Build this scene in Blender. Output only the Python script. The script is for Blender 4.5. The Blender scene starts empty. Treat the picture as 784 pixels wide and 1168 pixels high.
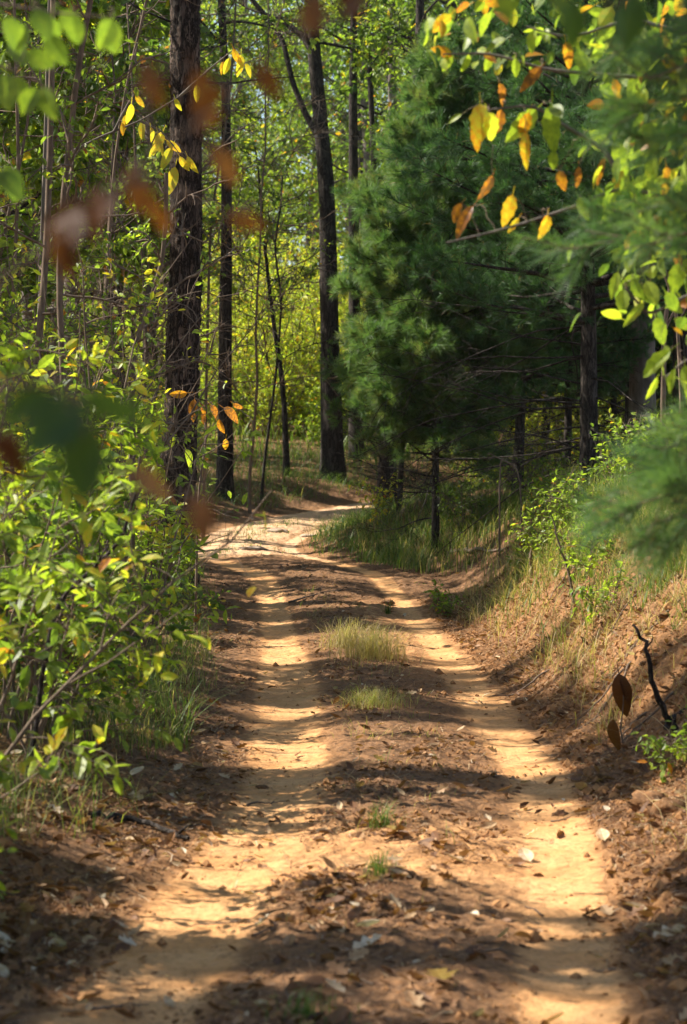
import bpy, math
import numpy as np
from mathutils import Vector

R = np.random.default_rng(11)
PI = math.pi
scene = bpy.context.scene
COL = scene.collection

# ------------------------------------------------------------------ camera model (photo pixels -> world)
CAM_H, FOC, PITCH = 1.85, 2757.8, math.atan(54 / 2757.8)


def P(px, py, Y):
    u = (px - 392) / FOC
    v = (584 - py) / FOC
    dy = math.cos(PITCH) + v * math.sin(PITCH)
    dz = -math.sin(PITCH) + v * math.cos(PITCH)
    s = Y / dy
    return np.array([u * s, Y, CAM_H + dz * s])


# sun: from the left and a little behind the scene
SUN_EL = math.radians(46)
SUN_AZ = (-0.96, 0.26)
_n = math.hypot(*SUN_AZ)
S = np.array([SUN_AZ[0] / _n * math.cos(SUN_EL), SUN_AZ[1] / _n * math.cos(SUN_EL), math.sin(SUN_EL)])


# ------------------------------------------------------------------ noise and terrain
def vnoise(x, y, seed=0):
    x = np.asarray(x, float); y = np.asarray(y, float)
    xi = np.floor(x).astype(np.int64); yi = np.floor(y).astype(np.int64)
    fx = x - xi; fy = y - yi
    fx = fx * fx * (3 - 2 * fx); fy = fy * fy * (3 - 2 * fy)

    def h(a, b):
        n = (a * 374761393 + b * 668265263 + seed * 974634777) & 0xFFFFFFFF
        n = ((n ^ (n >> 13)) * 1274126177) & 0xFFFFFFFF
        n = (n ^ (n >> 16)) & 0xFFFF
        return n / 65535.0
    a = h(xi, yi) * (1 - fx) + h(xi + 1, yi) * fx
    b = h(xi, yi + 1) * (1 - fx) + h(xi + 1, yi + 1) * fx
    return (a * (1 - fy) + b * fy) * 2 - 1


def fbm(x, y, o=3, seed=0):
    t = 0; a = 1; n = 0
    for i in range(o):
        t = t + a * vnoise(x * 2 ** i, y * 2 ** i, seed + i * 17); n += a; a *= .5
    return t / n


def sstep(a, b, x):
    t = np.clip((x - a) / (b - a), 0, 1)
    return t * t * (3 - 2 * t)


def smooth_curve(xs, ys):
    g = np.arange(-30, 500, .25)
    v = np.interp(g, xs, ys)
    k = np.hanning(15); k /= k.sum()
    v = np.convolve(np.pad(v, 7, mode='edge'), k, mode='valid')
    return lambda q: np.interp(q, g, v)


cx = smooth_curve([-30, 4, 8, 12, 15, 18, 21, 27.6, 31, 34, 36.3, 38.3, 41, 44, 46, 49, 53, 60, 500],
                  [-.4, -.12, .02, .27, .38, .34, .25, -.12, -.40, -.95, -1.5, -1.65, -1.2, -.3, .55, 2.2, 5, 10, 30])
zt = smooth_curve([-30, 16, 20, 24, 27.6, 31, 34, 36, 38, 41, 46, 50, 60, 100, 200, 500],
                  [0, 0, .03, .12, .26, .49, .51, .53, .62, .78, 1.03, 1.28, 2.0, 5.6, 17, 40])
bankB = smooth_curve([-30, 4, 12, 18, 24, 30, 34, 40, 46, 60, 500], [.6, .7, 1.0, 1.2, 1.2, 1.15, .7, .55, .35, .3, .3])
bankT0 = smooth_curve([-30, 12, 18, 22, 27, 31, 35, 40, 500], [1.05, 1.05, 1.0, .98, 1.2, 1.6, .95, .9, 1.1])
bankT1 = smooth_curve([-30, 12, 18, 22, 27, 31, 35, 40, 500], [2.7, 2.6, 2.4, 2.35, 2.8, 3.4, 3.0, 3.1, 3.1])


def lateral(x, y):
    sl = (cx(y + .3) - cx(y - .3)) / .6
    return (x - cx(y)) / np.sqrt(1 + sl * sl)


def rut_mask(d, y):
    wob = .09 * vnoise(y * .3, y * 0, 5) + .015 * vnoise(y * 1.3, y * 0, 6)
    nar = 1 - .38 * sstep(19, 27, y)
    l = np.exp(-((d + .76 + wob) / (.27 * nar)) ** 4)
    r = np.exp(-((d - .75 + wob * .8) / (.21 * nar)) ** 4)
    return l, r


def H(x, y, detail=True):
    x = np.asarray(x, float); y = np.asarray(y, float)
    d = lateral(x, y)
    z = zt(y)
    l, r = rut_mask(d, y)
    on = 1 - sstep(44, 52, y)
    z = z - .042 * on * (np.exp(-((d + .76) / .33) ** 2) + np.exp(-((d - .75) / .3) ** 2)) + .02 * on * np.exp(-(d / .45) ** 2)
    # banks
    rt = sstep(0, 1, (d - bankT0(y) - .12 * vnoise(y * .5, x * .5, 9)) / (bankT1(y) - bankT0(y)))
    z = z + bankB(y) * rt + .10 * np.clip(d - bankT1(y), 0, 30) * (1 - .5 * sstep(45, 70, y))
    lt = sstep(1.15, 2.9, -d + .2 * vnoise(y * .6, x * .6, 12))
    z = z + .36 * lt + .05 * np.clip(-d - 2.6, 0, 40)
    off = sstep(.9, 1.6, np.abs(d))
    z = z + off * (.09 * fbm(x * .5, y * .5, 2, 21))
    z = z + rt * (1 - sstep(0, 1.5, d - bankT1(y))) * .36 * (np.abs(fbm(x * 1.5, y * 1.2, 3, 31)) - .25)
    if detail:
        ruts = np.clip(l + r, 0, 1) * on
        z = z + (1 - .8 * ruts) * .016 * fbm(x * 5, y * 4, 2, 41)
        z = z + (1 - .65 * ruts) * .017 * fbm(x * 15, y * 13, 2, 43)
        z = z + (1 - .25 * ruts) * .007 * vnoise(x * 38, y * 34, 44)
        z = z + rt * off * .085 * (np.abs(fbm(x * 5, y * 4.5, 3, 48)) - .2) + rt * off * .015 * fbm(x * 16, y * 15, 2, 49)
        tread = np.exp(-((d + .78) / .2) ** 4) * (1 - sstep(9.6, 10.6, y)) * sstep(5, 6, y)
        z = z + .018 * tread * np.sin(y * 2 * PI / .10 + 2.2 * d) * (.65 + .35 * vnoise(y * 1.2, x * 2, 51))
        tr2 = np.exp(-((d - .72) / .16) ** 4) * sstep(10, 12, y) * (1 - sstep(14, 22, y))
        z = z + .003 * tr2 * np.sin(y * 2 * PI / .16 + 2 * vnoise(y, x, 3)) * sstep(0, .6, vnoise(y * .8, x * 2, 52))
    return z


def on_ground(px, py, y0=5, y1=70):
    """where the photo's sight line meets the terrain"""
    ys = np.linspace(y0, y1, 1500)
    p = np.array([P(px, py, q) for q in (y0, y1)])
    xs = np.interp(ys, [y0, y1], p[:, 0]); zs = np.interp(ys, [y0, y1], p[:, 2])
    below = np.nonzero(zs <= H(xs, ys, False))[0]
    i = below[0] if len(below) else len(ys) - 1
    return np.array([xs[i], ys[i], float(H(xs[i], ys[i], True))])


def ground_at(px, Y):
    x = (px - 392) / FOC * Y
    return np.array([x, Y, float(H(x, Y))])


# ------------------------------------------------------------------ light shafts: gaps between the crowns
TARGETS = []


def lit(px, py, r, Y=None):
    TARGETS.append((on_ground(px, py) if Y is None else P(px, py, Y), r))


def keep_lit(pts, loose=1.0):
    """mask of foliage points (world) that do not stand in a gap"""
    keep = np.ones(len(pts), bool)
    for c, r in TARGETS:
        d = pts - c
        t = d @ S
        m = np.linalg.norm(d - t[:, None] * S, axis=1)
        hit = (t > .9) & (m < r * loose * (1 + .25 * R.standard_normal(len(pts))))
        keep &= ~(hit & (R.random(len(pts)) < .99))
    return keep


for a in [(280, 985, .45), (330, 965, .4), (510, 738, .8), (545, 728, .6), (640, 965, .36), (350, 865, .34), (310, 625, .6), (350, 612, .5), (640, 670, .7), (700, 700, .6), (300, 975, .36), (230, 985, .28), (360, 960, .28), (185, 1045, .22), (340, 860, .26), (290, 872, .16), (400, 868, .15),
          (330, 815, .3), (318, 745, .26), (305, 690, .24),
          (515, 735, .55), (560, 715, .45), (480, 712, .3), (560, 800, .26), (590, 880, .24), (520, 875, .15),
          (650, 955, .28), (620, 1000, .26), (640, 985, .2), (470, 975, .2), (430, 725, .3),
          (150, 1120, .14), (310, 630, .5), (345, 618, .45), (260, 622, .4), (385, 580, .45), (300, 600, .4), (440, 690, .3), (415, 660, .22),
          (470, 930, .15), (700, 1000, .15), (740, 985, .15), (560, 1150, .1), (380, 1150, .08),
          (620, 680, .45), (660, 640, .5), (600, 720, .4), (700, 690, .45), (740, 700, .4), (770, 660, .4), (650, 610, .4), (700, 740, .25), (770, 890, .2)]:
    lit(a[0], a[1], a[2] * 1.3)
for a in [(640, 590, .6, 23), (700, 540, .6, 24), (760, 520, .6, 24), (690, 460, .5, 25),          # weeds on the bank
          (620, 150, .5, 10), (560, 200, .45, 10), (720, 150, .55, 10), (740, 260, .5, 10), (760, 350, .5, 10), (650, 70, .5, 10), (560, 70, .4, 10.5), (770, 60, .5, 10),
          (190, 170, .6, 22), (214, 60, .4, 27.8), (216, 250, .4, 27.8), (205, 500, .3, 27.7), (376, 300, .4, 49.7), (265, 70, .5, 24), (60, 620, .5, 12.5), (40, 430, .5, 14), (130, 700, .4, 13), (100, 420, .5, 16), (160, 470, .4, 17),
          (60, 520, .45, 14), (40, 680, .45, 12), (100, 760, .3, 12.5), (210, 690, .4, 24), (140, 560, .45, 17), (230, 660, .4, 26),
          (430, 230, 1.3, 32.5), (460, 150, 1.1, 32.5), (520, 100, .9, 32.5), (425, 330, 1.1, 32.5), (430, 420, .9, 32.5), (60, 100, .35, 6), 
          (640, 640, .3, 17), (70, 560, .4, 9), (30, 600, .4, 10), (30, 660, .5, 11), (110, 620, .5, 13.5), (150, 640, .45, 16), (20, 540, .5, 12.5), (740, 560, .55, 7.2), (690, 280, .3, 7.2),
          (300, 350, 3.0, 62), (330, 450, 2.5, 60), (320, 250, 3.0, 65), (260, 470, 2.0, 58), (300, 150, 2.5, 66)]:
    lit(*a)


# ------------------------------------------------------------------ mesh tools
class MB:
    def __init__(self):
        self.v, self.q, self.t, self.tint, self.n = [], [], [], [], 0

    def add(self, v, quads=None, tris=None, tint=None):
        v = np.asarray(v, np.float32).reshape(-1, 3)
        if quads is not None and len(quads):
            self.q.append(np.asarray(quads, np.int64) + self.n)
        if tris is not None and len(tris):
            self.t.append(np.asarray(tris, np.int64) + self.n)
        self.v.append(v)
        self.tint.append(np.zeros(len(v), np.float32) if tint is None else np.broadcast_to(np.asarray(tint, np.float32), (len(v),)))
        self.n += len(v)

    def mesh(self, name, smooth=True, origin=(0, 0, 0)):
        v = np.concatenate(self.v) - np.asarray(origin, np.float32) if self.v else np.zeros((0, 3), np.float32)
        q = np.concatenate(self.q) if self.q else np.zeros((0, 4), np.int64)
        t = np.concatenate(self.t) if self.t else np.zeros((0, 3), np.int64)
        me = bpy.data.meshes.new(name)
        me.vertices.add(len(v)); me.vertices.foreach_set('co', v.astype(np.float32).ravel())
        loops = np.concatenate([q.ravel(), t.ravel()]).astype(np.int32)
        tot = np.concatenate([np.full(len(q), 4), np.full(len(t), 3)]).astype(np.int32)
        start = np.concatenate([[0], np.cumsum(tot)[:-1]]).astype(np.int32) if len(tot) else np.zeros(0, np.int32)
        me.loops.add(len(loops)); me.loops.foreach_set('vertex_index', loops)
        me.polygons.add(len(tot)); me.polygons.foreach_set('loop_start', start); me.polygons.foreach_set('loop_total', tot)
        me.polygons.foreach_set('use_smooth', np.full(len(tot), smooth))
        me.update(calc_edges=True)
        a = me.attributes.new('tint', 'FLOAT', 'POINT')
        a.data.foreach_set('value', np.concatenate(self.tint).astype(np.float32) if self.tint else np.zeros(0, np.float32))
        return me


def nrm(a):
    return a / np.maximum(np.linalg.norm(a, axis=-1, keepdims=True), 1e-9)


def tubes(mb, Pt, Rd, sides=5, tint=None, rough=0.0):
    """Pt (B,n,3), Rd (B,n)"""
    Pt = np.asarray(Pt, float); Rd = np.asarray(Rd, float)
    if Pt.ndim == 2:
        Pt = Pt[None]; Rd = Rd[None]
    B, n, _ = Pt.shape
    T = nrm(np.gradient(Pt, axis=1))
    mean = nrm(T.mean(axis=1))
    ref = np.where(np.abs(mean[:, 2:3]) < .8, np.array([[0, 0, 1.]]), np.array([[0, 1., 0]]))
    U = nrm(np.cross(T, ref[:, None, :])); W = np.cross(T, U)
    a = np.arange(sides) / sides * 2 * PI
    rr = Rd[:, :, None] * (1 + rough * R.standard_normal((B, n, sides)))
    ring = Pt[:, :, None, :] + rr[..., None] * (np.cos(a)[None, None, :, None] * U[:, :, None, :] + np.sin(a)[None, None, :, None] * W[:, :, None, :])
    idx = np.arange(B * n * sides).reshape(B, n, sides)
    q = np.stack([idx[:, :-1], np.roll(idx, -1, 2)[:, :-1], np.roll(idx, -1, 2)[:, 1:], idx[:, 1:]], -1).reshape(-1, 4)
    tt = None
    if tint is not None:
        tt = np.repeat(np.broadcast_to(np.asarray(tint, float), (B,)), n * sides)
    mb.add(ring.reshape(-1, 3), quads=q, tint=tt)


def grow(p0, d0, L, n=6, wob=.15, up=0.0):
    """random walk branches: (B,n,3); up>0 turns the tips upward, <0 droops"""
    p0 = np.asarray(p0, float).reshape(-1, 3); d = nrm(np.asarray(d0, float).reshape(-1, 3)); B = len(p0)
    L = np.broadcast_to(np.asarray(L, float), (B,))
    out = [p0]; p = p0
    for i in range(n - 1):
        d = nrm(d + wob * R.standard_normal((B, 3)) + np.array([0, 0, up]))
        p = p + d * (L / (n - 1))[:, None]
        out.append(p)
    return np.stack(out, 1)


def sample(Pt, k, lo=.2, hi=1.0, even=False):
    """k points on each path: pos (B*k,3), tangent, t"""
    B, n, _ = Pt.shape
    if even:
        t = lo + (hi - lo) * (np.arange(k)[None, :] + .5 + .35 * R.uniform(-1, 1, (B, k))) / k
    else:
        t = R.uniform(lo, hi, (B, k))
    f = np.clip(t * (n - 1), 0, n - 1.0001); i = f.astype(int); f = (f - i)[..., None]
    b = np.arange(B)[:, None]
    a = Pt[b, i]; c = Pt[b, i + 1]
    return (a * (1 - f) + c * f).reshape(-1, 3), nrm(c - a).reshape(-1, 3), t.reshape(-1)


def fork(tan, ang, jitter=.25, flat=0.0):
    """directions leaving a tangent at an angle"""
    n = len(tan)
    r = R.standard_normal((n, 3)); r[:, 2] *= (1 - flat)
    perp = nrm(r - (r * tan).sum(1, keepdims=True) * tan)
    a = ang * (1 + jitter * R.standard_normal(n))
    return nrm(tan * np.cos(a)[:, None] + perp * np.sin(a)[:, None])


def rad(B, n, r0, r1):
    r0 = np.broadcast_to(np.asarray(r0, float), (B,)); r1 = np.broadcast_to(np.asarray(r1, float), (B,))
    s = np.linspace(0, 1, n)[None]
    return r0[:, None] * (1 - s) + r1[:, None] * s


# leaf shapes: x along the blade, y across, z normal; unit length
LEAF_FAR = (np.array([[0, 0, 0], [.45, .3, .05], [1, 0, -.06], [.45, -.3, .05]]), None, np.array([[0, 1, 2], [0, 2, 3]]))
LEAF_MID = (np.array([[0, 0, 0], [.28, .21, .05], [.66, .21, .04], [1, 0, -.1], [.66, -.21, .04], [.28, -.21, .05], [.5, 0, -.02]]), None,
            np.array([[0, 6, 1], [1, 6, 2], [2, 6, 3], [3, 6, 4], [4, 6, 5], [5, 6, 0]]))


def leaf_near(lobes=0, curl=.15, width=.27, fold=.25, m=9, serr=0.0, petiole=True):
    """detailed blade: midrib and two edges; lobes>0 gives an oak-like outline"""
    s = np.linspace(0, 1, m)
    w = width * np.sin(PI * s ** .85) ** .75
    if lobes:
        w = w * (1 + .45 * np.cos(lobes * 2 * PI * s + PI))
    w = w * (1 + serr * np.where(np.arange(m) % 2, 1, -1))
    zc = -curl * s ** 2 * 1.2
    mid = np.stack([s, 0 * s, zc], 1); le = np.stack([s, w, zc + fold * w], 1); ri = np.stack([s, -w, zc + fold * w], 1)
    v = np.concatenate([mid, le, ri])
    q = []
    for i in range(m - 1):
        q += [[i, i + 1, m + i + 1, m + i], [i, 2 * m + i, 2 * m + i + 1, i + 1]]
    if petiole:
        k = len(v)
        v = np.concatenate([v, [[0, .012, 0], [0, -.012, 0], [-.3, -.01, .05], [-.3, .01, .05]]])
        q.append([k, k + 1, k + 2, k + 3])
    return v, np.array(q), None


def place(mb, shape, pos, x, nrmv, size, tint):
    v, q, t = shape
    pos = np.asarray(pos, float).reshape(-1, 3); N = len(pos)
    if N == 0:
        return
    x = nrm(np.asarray(x, float).reshape(-1, 3)); nz = np.asarray(nrmv, float).reshape(-1, 3)
    nz = nz - (nz * x).sum(1, keepdims=True) * x
    bad = np.linalg.norm(nz, axis=1) < 1e-3
    nz[bad] = np.cross(x[bad], [1, 0.3, 0.1]); nz = nrm(nz)
    y = np.cross(nz, x)
    size = np.broadcast_to(np.asarray(size, float), (N,))
    vv = pos[:, None, :] + size[:, None, None] * (v[None, :, 0:1] * x[:, None] + v[None, :, 1:2] * y[:, None] + v[None, :, 2:3] * nz[:, None])
    k = len(v); off = (np.arange(N) * k)[:, None, None]
    mb.add(vv.reshape(-1, 3), quads=(q[None] + off).reshape(-1, 4) if q is not None else None,
           tris=(t[None] + off).reshape(-1, 3) if t is not None else None,
           tint=np.repeat(np.broadcast_to(np.asarray(tint, float), (N,)), k))


# ------------------------------------------------------------------ materials
def nodes(name):
    m = bpy.data.materials.new(name); m.use_nodes = True
    nt = m.node_tree; nt.nodes.clear()
    return m, nt, nt.nodes, nt.links


def N(nt, typ, **kw):
    n = nt.nodes.new(typ)
    for k, v in kw.items():
        if k.startswith('i_'):
            n.inputs[k[2:].replace('_', ' ')].default_value = v
        else:
            setattr(n, k, v)
    return n


def ramp(nt, stops, interp='LINEAR'):
    n = nt.nodes.new('ShaderNodeValToRGB'); cr = n.color_ramp; cr.interpolation = interp
    while len(cr.elements) > 1:
        cr.elements.remove(cr.elements[-1])
    cr.elements[0].position = stops[0][0]; cr.elements[0].color = (*stops[0][1], 1)
    for p, c in stops[1:]:
        e = cr.elements.new(p); e.color = (*c, 1)
    return n


def leaf_material(name, stops, trans=.5, rough=.45, boost=2.0, vein=0.0):
    m, nt, nd, ln = nodes(name)
    at = N(nt, 'ShaderNodeAttribute', attribute_name='tint')
    geo = N(nt, 'ShaderNodeNewGeometry')
    nz = N(nt, 'ShaderNodeTexNoise'); nz.inputs['Scale'].default_value = 45; nz.inputs['Detail'].default_value = 2
    ln.new(geo.outputs['Position'], nz.inputs['Vector'])
    ma = N(nt, 'ShaderNodeMath', operation='MULTIPLY_ADD'); ma.inputs[1].default_value = .34; ma.inputs[2].default_value = -.17
    ln.new(nz.outputs['Fac'], ma.inputs[0])
    ad = N(nt, 'ShaderNodeMath', operation='ADD'); ln.new(at.outputs['Fac'], ad.inputs[0]); ln.new(ma.outputs[0], ad.inputs[1])
    r = ramp(nt, stops); ln.new(ad.outputs[0], r.inputs['Fac'])
    p = N(nt, 'ShaderNodeBsdfPrincipled'); p.inputs['Roughness'].default_value = rough
    p.inputs['Specular IOR Level'].default_value = .35
    ln.new(r.outputs['Color'], p.inputs['Base Color'])
    bc = N(nt, 'ShaderNodeMix', data_type='RGBA', blend_type='MULTIPLY'); bc.inputs[0].default_value = 1
    ln.new(r.outputs['Color'], bc.inputs[6]); bc.inputs[7].default_value = (boost * .98, boost * 1.04, boost * .5, 1)
    tr = N(nt, 'ShaderNodeBsdfTranslucent'); ln.new(bc.outputs[2], tr.inputs['Color'])
    mx = N(nt, 'ShaderNodeMixShader'); mx.inputs[0].default_value = trans
    ln.new(p.outputs[0], mx.inputs[1]); ln.new(tr.outputs[0], mx.inputs[2])
    o = N(nt, 'ShaderNodeOutputMaterial'); ln.new(mx.outputs[0], o.inputs['Surface'])
    return m


GREEN_STOPS = [(0, (.022, .055, .012)), (.25, (.058, .105, .022)), (.45, (.122, .182, .028)), (.62, (.29, .37, .04)), (.76, (.45, .37, .035)),
               (.87, (.45, .19, .02)), (.95, (.24, .09, .025)), (1, (.12, .06, .03))]
M_LEAF = leaf_material('leaf', GREEN_STOPS, trans=.5)
M_DRY = leaf_material('dry_leaf', [(0, (.07, .032, .014)), (.4, (.18, .08, .03)), (.7, (.33, .18, .08)), (.9, (.5, .36, .2)), (1, (.62, .52, .38))], trans=.22, rough=.65, boost=1.25)
M_BROWNLEAF = leaf_material('brown_leaf', [(0, (.06, .021, .008)), (.5, (.125, .045, .009)), (1, (.26, .14, .065))], trans=.40, rough=.6, boost=1.3)
M_NEEDLE = leaf_material('pine_needle', [(0, (.024, .066, .026)), (.5, (.070, .148, .052)), (.8, (.14, .225, .075)), (1, (.24, .15, .06))], trans=.40, rough=.5, boost=1.5)
M_GRASS = leaf_material('grass_blade', [(0, (.03, .07, .014)), (.4, (.075, .14, .025)), (.65, (.20, .24, .05)), (.85, (.38, .30, .13)), (1, (.48, .37, .2))], trans=.42, rough=.5, boost=1.5)


def bark_material(name, c1, c2, c3, scale=1.0, plates=True, bump=.6):
    m, nt, nd, ln = nodes(name)
    tc = N(nt, 'ShaderNodeTexCoord'); mp = N(nt, 'ShaderNodeMapping'); mp.inputs['Scale'].default_value = (scale, scale, scale * .22)
    ln.new(tc.outputs['Object'], mp.inputs['Vector'])
    nz = N(nt, 'ShaderNodeTexNoise'); nz.inputs['Scale'].default_value = 14; nz.inputs['Detail'].default_value = 6; nz.inputs['Roughness'].default_value = .65
    ln.new(mp.outputs[0], nz.inputs['Vector'])
    vo = N(nt, 'ShaderNodeTexVoronoi', feature='DISTANCE_TO_EDGE'); vo.inputs['Scale'].default_value = 16
    wv = N(nt, 'ShaderNodeMix', data_type='RGBA', blend_type='LINEAR_LIGHT'); wv.inputs[0].default_value = .12
    ln.new(mp.outputs[0], wv.inputs[6]); ln.new(nz.outputs['Color'], wv.inputs[7]); ln.new(wv.outputs[2], vo.inputs['Vector'])
    vr = N(nt, 'ShaderNodeMapRange'); vr.inputs['From Max'].default_value = .16; ln.new(vo.outputs['Distance'], vr.inputs['Value'])
    mul = N(nt, 'ShaderNodeMath', operation='MULTIPLY'); ln.new(vr.outputs[0], mul.inputs[0]); ln.new(nz.outputs['Fac'], mul.inputs[1])
    src = mul.outputs[0] if plates else nz.outputs['Fac']
    r = ramp(nt, [(.05, c1), (.4, c2), (.75, c3)]); ln.new(src, r.inputs['Fac'])
    big = N(nt, 'ShaderNodeTexNoise'); big.inputs['Scale'].default_value = 1.7; big.inputs['Detail'].default_value = 3
    ln.new(tc.outputs['Object'], big.inputs['Vector'])
    mm = N(nt, 'ShaderNodeMapRange'); mm.inputs['To Min'].default_value = .65; mm.inputs['To Max'].default_value = 1.35; ln.new(big.outputs['Fac'], mm.inputs['Value'])
    mc = N(nt, 'ShaderNodeMix', data_type='RGBA', blend_type='MULTIPLY'); mc.inputs[0].default_value = 1
    ln.new(r.outputs['Color'], mc.inputs[6]); ln.new(mm.outputs[0], mc.inputs[7])
    p = N(nt, 'ShaderNodeBsdfPrincipled'); p.inputs['Roughness'].default_value = .9; p.inputs['Specular IOR Level'].default_value = .2
    ln.new(mc.outputs[2], p.inputs['Base Color'])
    b = N(nt, 'ShaderNodeBump'); b.inputs['Strength'].default_value = bump; b.inputs['Distance'].default_value = .03
    ln.new(src, b.inputs['Height']); ln.new(b.outputs[0], p.inputs['Normal'])
    o = N(nt, 'ShaderNodeOutputMaterial'); ln.new(p.outputs[0], o.inputs['Surface'])
    return m


M_PINEBARK = bark_material('pine_bark', (.016, .012, .009), (.062, .042, .031), (.21, .15, .115), scale=.8, bump=.9)
M_DARKBARK = bark_material('dark_bark', (.014, .011, .009), (.045, .035, .028), (.12, .10, .085), scale=1.0)
M_GREYBARK = bark_material('grey_bark', (.04, .032, .026), (.105, .088, .07), (.23, .20, .165), scale=1.0, plates=False, bump=.35)
M_TWIG = bark_material('twig_bark', (.045, .03, .02), (.12, .085, .06), (.24, .18, .13), scale=3, plates=False, bump=.2)


def ground_material():
    m, nt, nd, ln = nodes('earth')
    geo = N(nt, 'ShaderNodeNewGeometry')

    def noise(s, d=4, rough=.6, vec=None, sc=None):
        n = N(nt, 'ShaderNodeTexNoise'); n.inputs['Scale'].default_value = s; n.inputs['Detail'].default_value = d; n.inputs['Roughness'].default_value = rough
        if sc:
            mp = N(nt, 'ShaderNodeMapping'); mp.inputs['Scale'].default_value = sc; ln.new(geo.outputs['Position'], mp.inputs['Vector']); ln.new(mp.outputs[0], n.inputs['Vector'])
        else:
            ln.new(geo.outputs['Position'], n.inputs['Vector'])
        return n

    def mixc(f, a, b):
        x = N(nt, 'ShaderNodeMix', data_type='RGBA')
        for sock, val in ((x.inputs[0], f), (x.inputs[6], a), (x.inputs[7], b)):
            if isinstance(val, tuple):
                sock.default_value = (*val, 1)
            elif isinstance(val, float):
                sock.default_value = val
            else:
                ln.new(val, sock)
        return x.outputs[2]

    def mr(v, a, b, c=0.0, d=1.0):
        x = N(nt, 'ShaderNodeMapRange'); ln.new(v, x.inputs['Value'])
        for k, val in zip(('From Min', 'From Max', 'To Min', 'To Max'), (a, b, c, d)):
            x.inputs[k].default_value = val
        return x.outputs[0]

    sand = N(nt, 'ShaderNodeAttribute', attribute_name='sand').outputs['Fac']
    litter = N(nt, 'ShaderNodeAttribute', attribute_name='litter').outputs['Fac']
    pale = N(nt, 'ShaderNodeAttribute', attribute_name='pale').outputs['Fac']
    n1 = noise(2.2, 5); n2 = noise(11, 5, .65); n3 = noise(60, 3, .7); n4 = noise(26, 5, .7, sc=(1, .6, 1))
    soil = mixc(mr(n2.outputs['Fac'], .35, .65), (.25, .12, .046), (.40, .21, .09))
    sandc = mixc(mr(n1.outputs['Fac'], .35, .65), (.52, .255, .095), (.62, .345, .15))
    sandc = mixc(mr(n4.outputs['Fac'], .48, .66, 0, .7), sandc, (.34, .175, .07))
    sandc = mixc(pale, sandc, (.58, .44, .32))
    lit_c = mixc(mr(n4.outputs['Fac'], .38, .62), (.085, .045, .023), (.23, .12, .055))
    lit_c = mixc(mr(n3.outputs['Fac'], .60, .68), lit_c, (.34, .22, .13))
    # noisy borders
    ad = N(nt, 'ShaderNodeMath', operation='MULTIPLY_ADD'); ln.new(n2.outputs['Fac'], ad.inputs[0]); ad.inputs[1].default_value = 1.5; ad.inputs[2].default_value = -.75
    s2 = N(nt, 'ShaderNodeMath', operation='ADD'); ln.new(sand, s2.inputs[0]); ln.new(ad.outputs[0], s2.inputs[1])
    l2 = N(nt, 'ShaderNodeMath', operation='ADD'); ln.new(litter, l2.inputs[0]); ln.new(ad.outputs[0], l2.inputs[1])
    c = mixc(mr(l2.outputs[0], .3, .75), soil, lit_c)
    c = mixc(mr(s2.outputs[0], .3, .7), c, sandc)
    p = N(nt, 'ShaderNodeBsdfPrincipled'); p.inputs['Roughness'].default_value = .95; p.inputs['Specular IOR Level'].default_value = .15
    ln.new(c, p.inputs['Base Color'])
    h = N(nt, 'ShaderNodeMath', operation='MULTIPLY_ADD'); ln.new(n3.outputs['Fac'], h.inputs[0]); h.inputs[1].default_value = .35; ln.new(n4.outputs['Fac'], h.inputs[2])
    b = N(nt, 'ShaderNodeBump'); b.inputs['Strength'].default_value = .65; b.inputs['Distance'].default_value = .02
    ln.new(h.outputs[0], b.inputs['Height']); ln.new(b.outputs[0], p.inputs['Normal'])
    o = N(nt, 'ShaderNodeOutputMaterial'); ln.new(p.outputs[0], o.inputs['Surface'])
    return m


M_EARTH = ground_material()


def stone_material():
    m, nt, nd, ln = nodes('stone')
    tc = N(nt, 'ShaderNodeTexCoord'); nz = N(nt, 'ShaderNodeTexNoise'); nz.inputs['Scale'].default_value = 18; nz.inputs['Detail'].default_value = 5
    ln.new(tc.outputs['Object'], nz.inputs['Vector'])
    r = ramp(nt, [(.3, (.2, .13, .08)), (.6, (.42, .31, .22)), (.8, (.55, .45, .35))]); ln.new(nz.outputs['Fac'], r.inputs['Fac'])
    p = N(nt, 'ShaderNodeBsdfPrincipled'); p.inputs['Roughness'].default_value = .9; ln.new(r.outputs['Color'], p.inputs['Base Color'])
    b = N(nt, 'ShaderNodeBump'); b.inputs['Strength'].default_value = .5; b.inputs['Distance'].default_value = .02
    ln.new(nz.outputs['Fac'], b.inputs['Height']); ln.new(b.outputs[0], p.inputs['Normal'])
    o = N(nt, 'ShaderNodeOutputMaterial'); ln.new(p.outputs[0], o.inputs['Surface'])
    return m


M_STONE = stone_material()


# ------------------------------------------------------------------ object tools
def tag(o, label=None, cat=None, group=None, kind=None):
    if label: o['label'] = label
    if cat: o['category'] = cat
    if group: o['group'] = group
    if kind: o['kind'] = kind
    return o


def thing(name, label, cat, loc, group=None):
    o = bpy.data.objects.new(name, None); COL.objects.link(o)
    o.empty_display_size = .2; o.location = tuple(float(q) for q in loc)
    return tag(o, label, cat, group)


def link(name, me, mat, parent=None, smooth=None):
    o = bpy.data.objects.new(name, me); COL.objects.link(o)
    if mat is not None and not me.materials:
        me.materials.append(mat)
    if parent is not None:
        o.parent = parent
    return o


def part(name, mb, mat, parent, smooth=True):
    return link(name, mb.mesh(name, smooth, origin=tuple(parent.location)), mat, parent)


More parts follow.
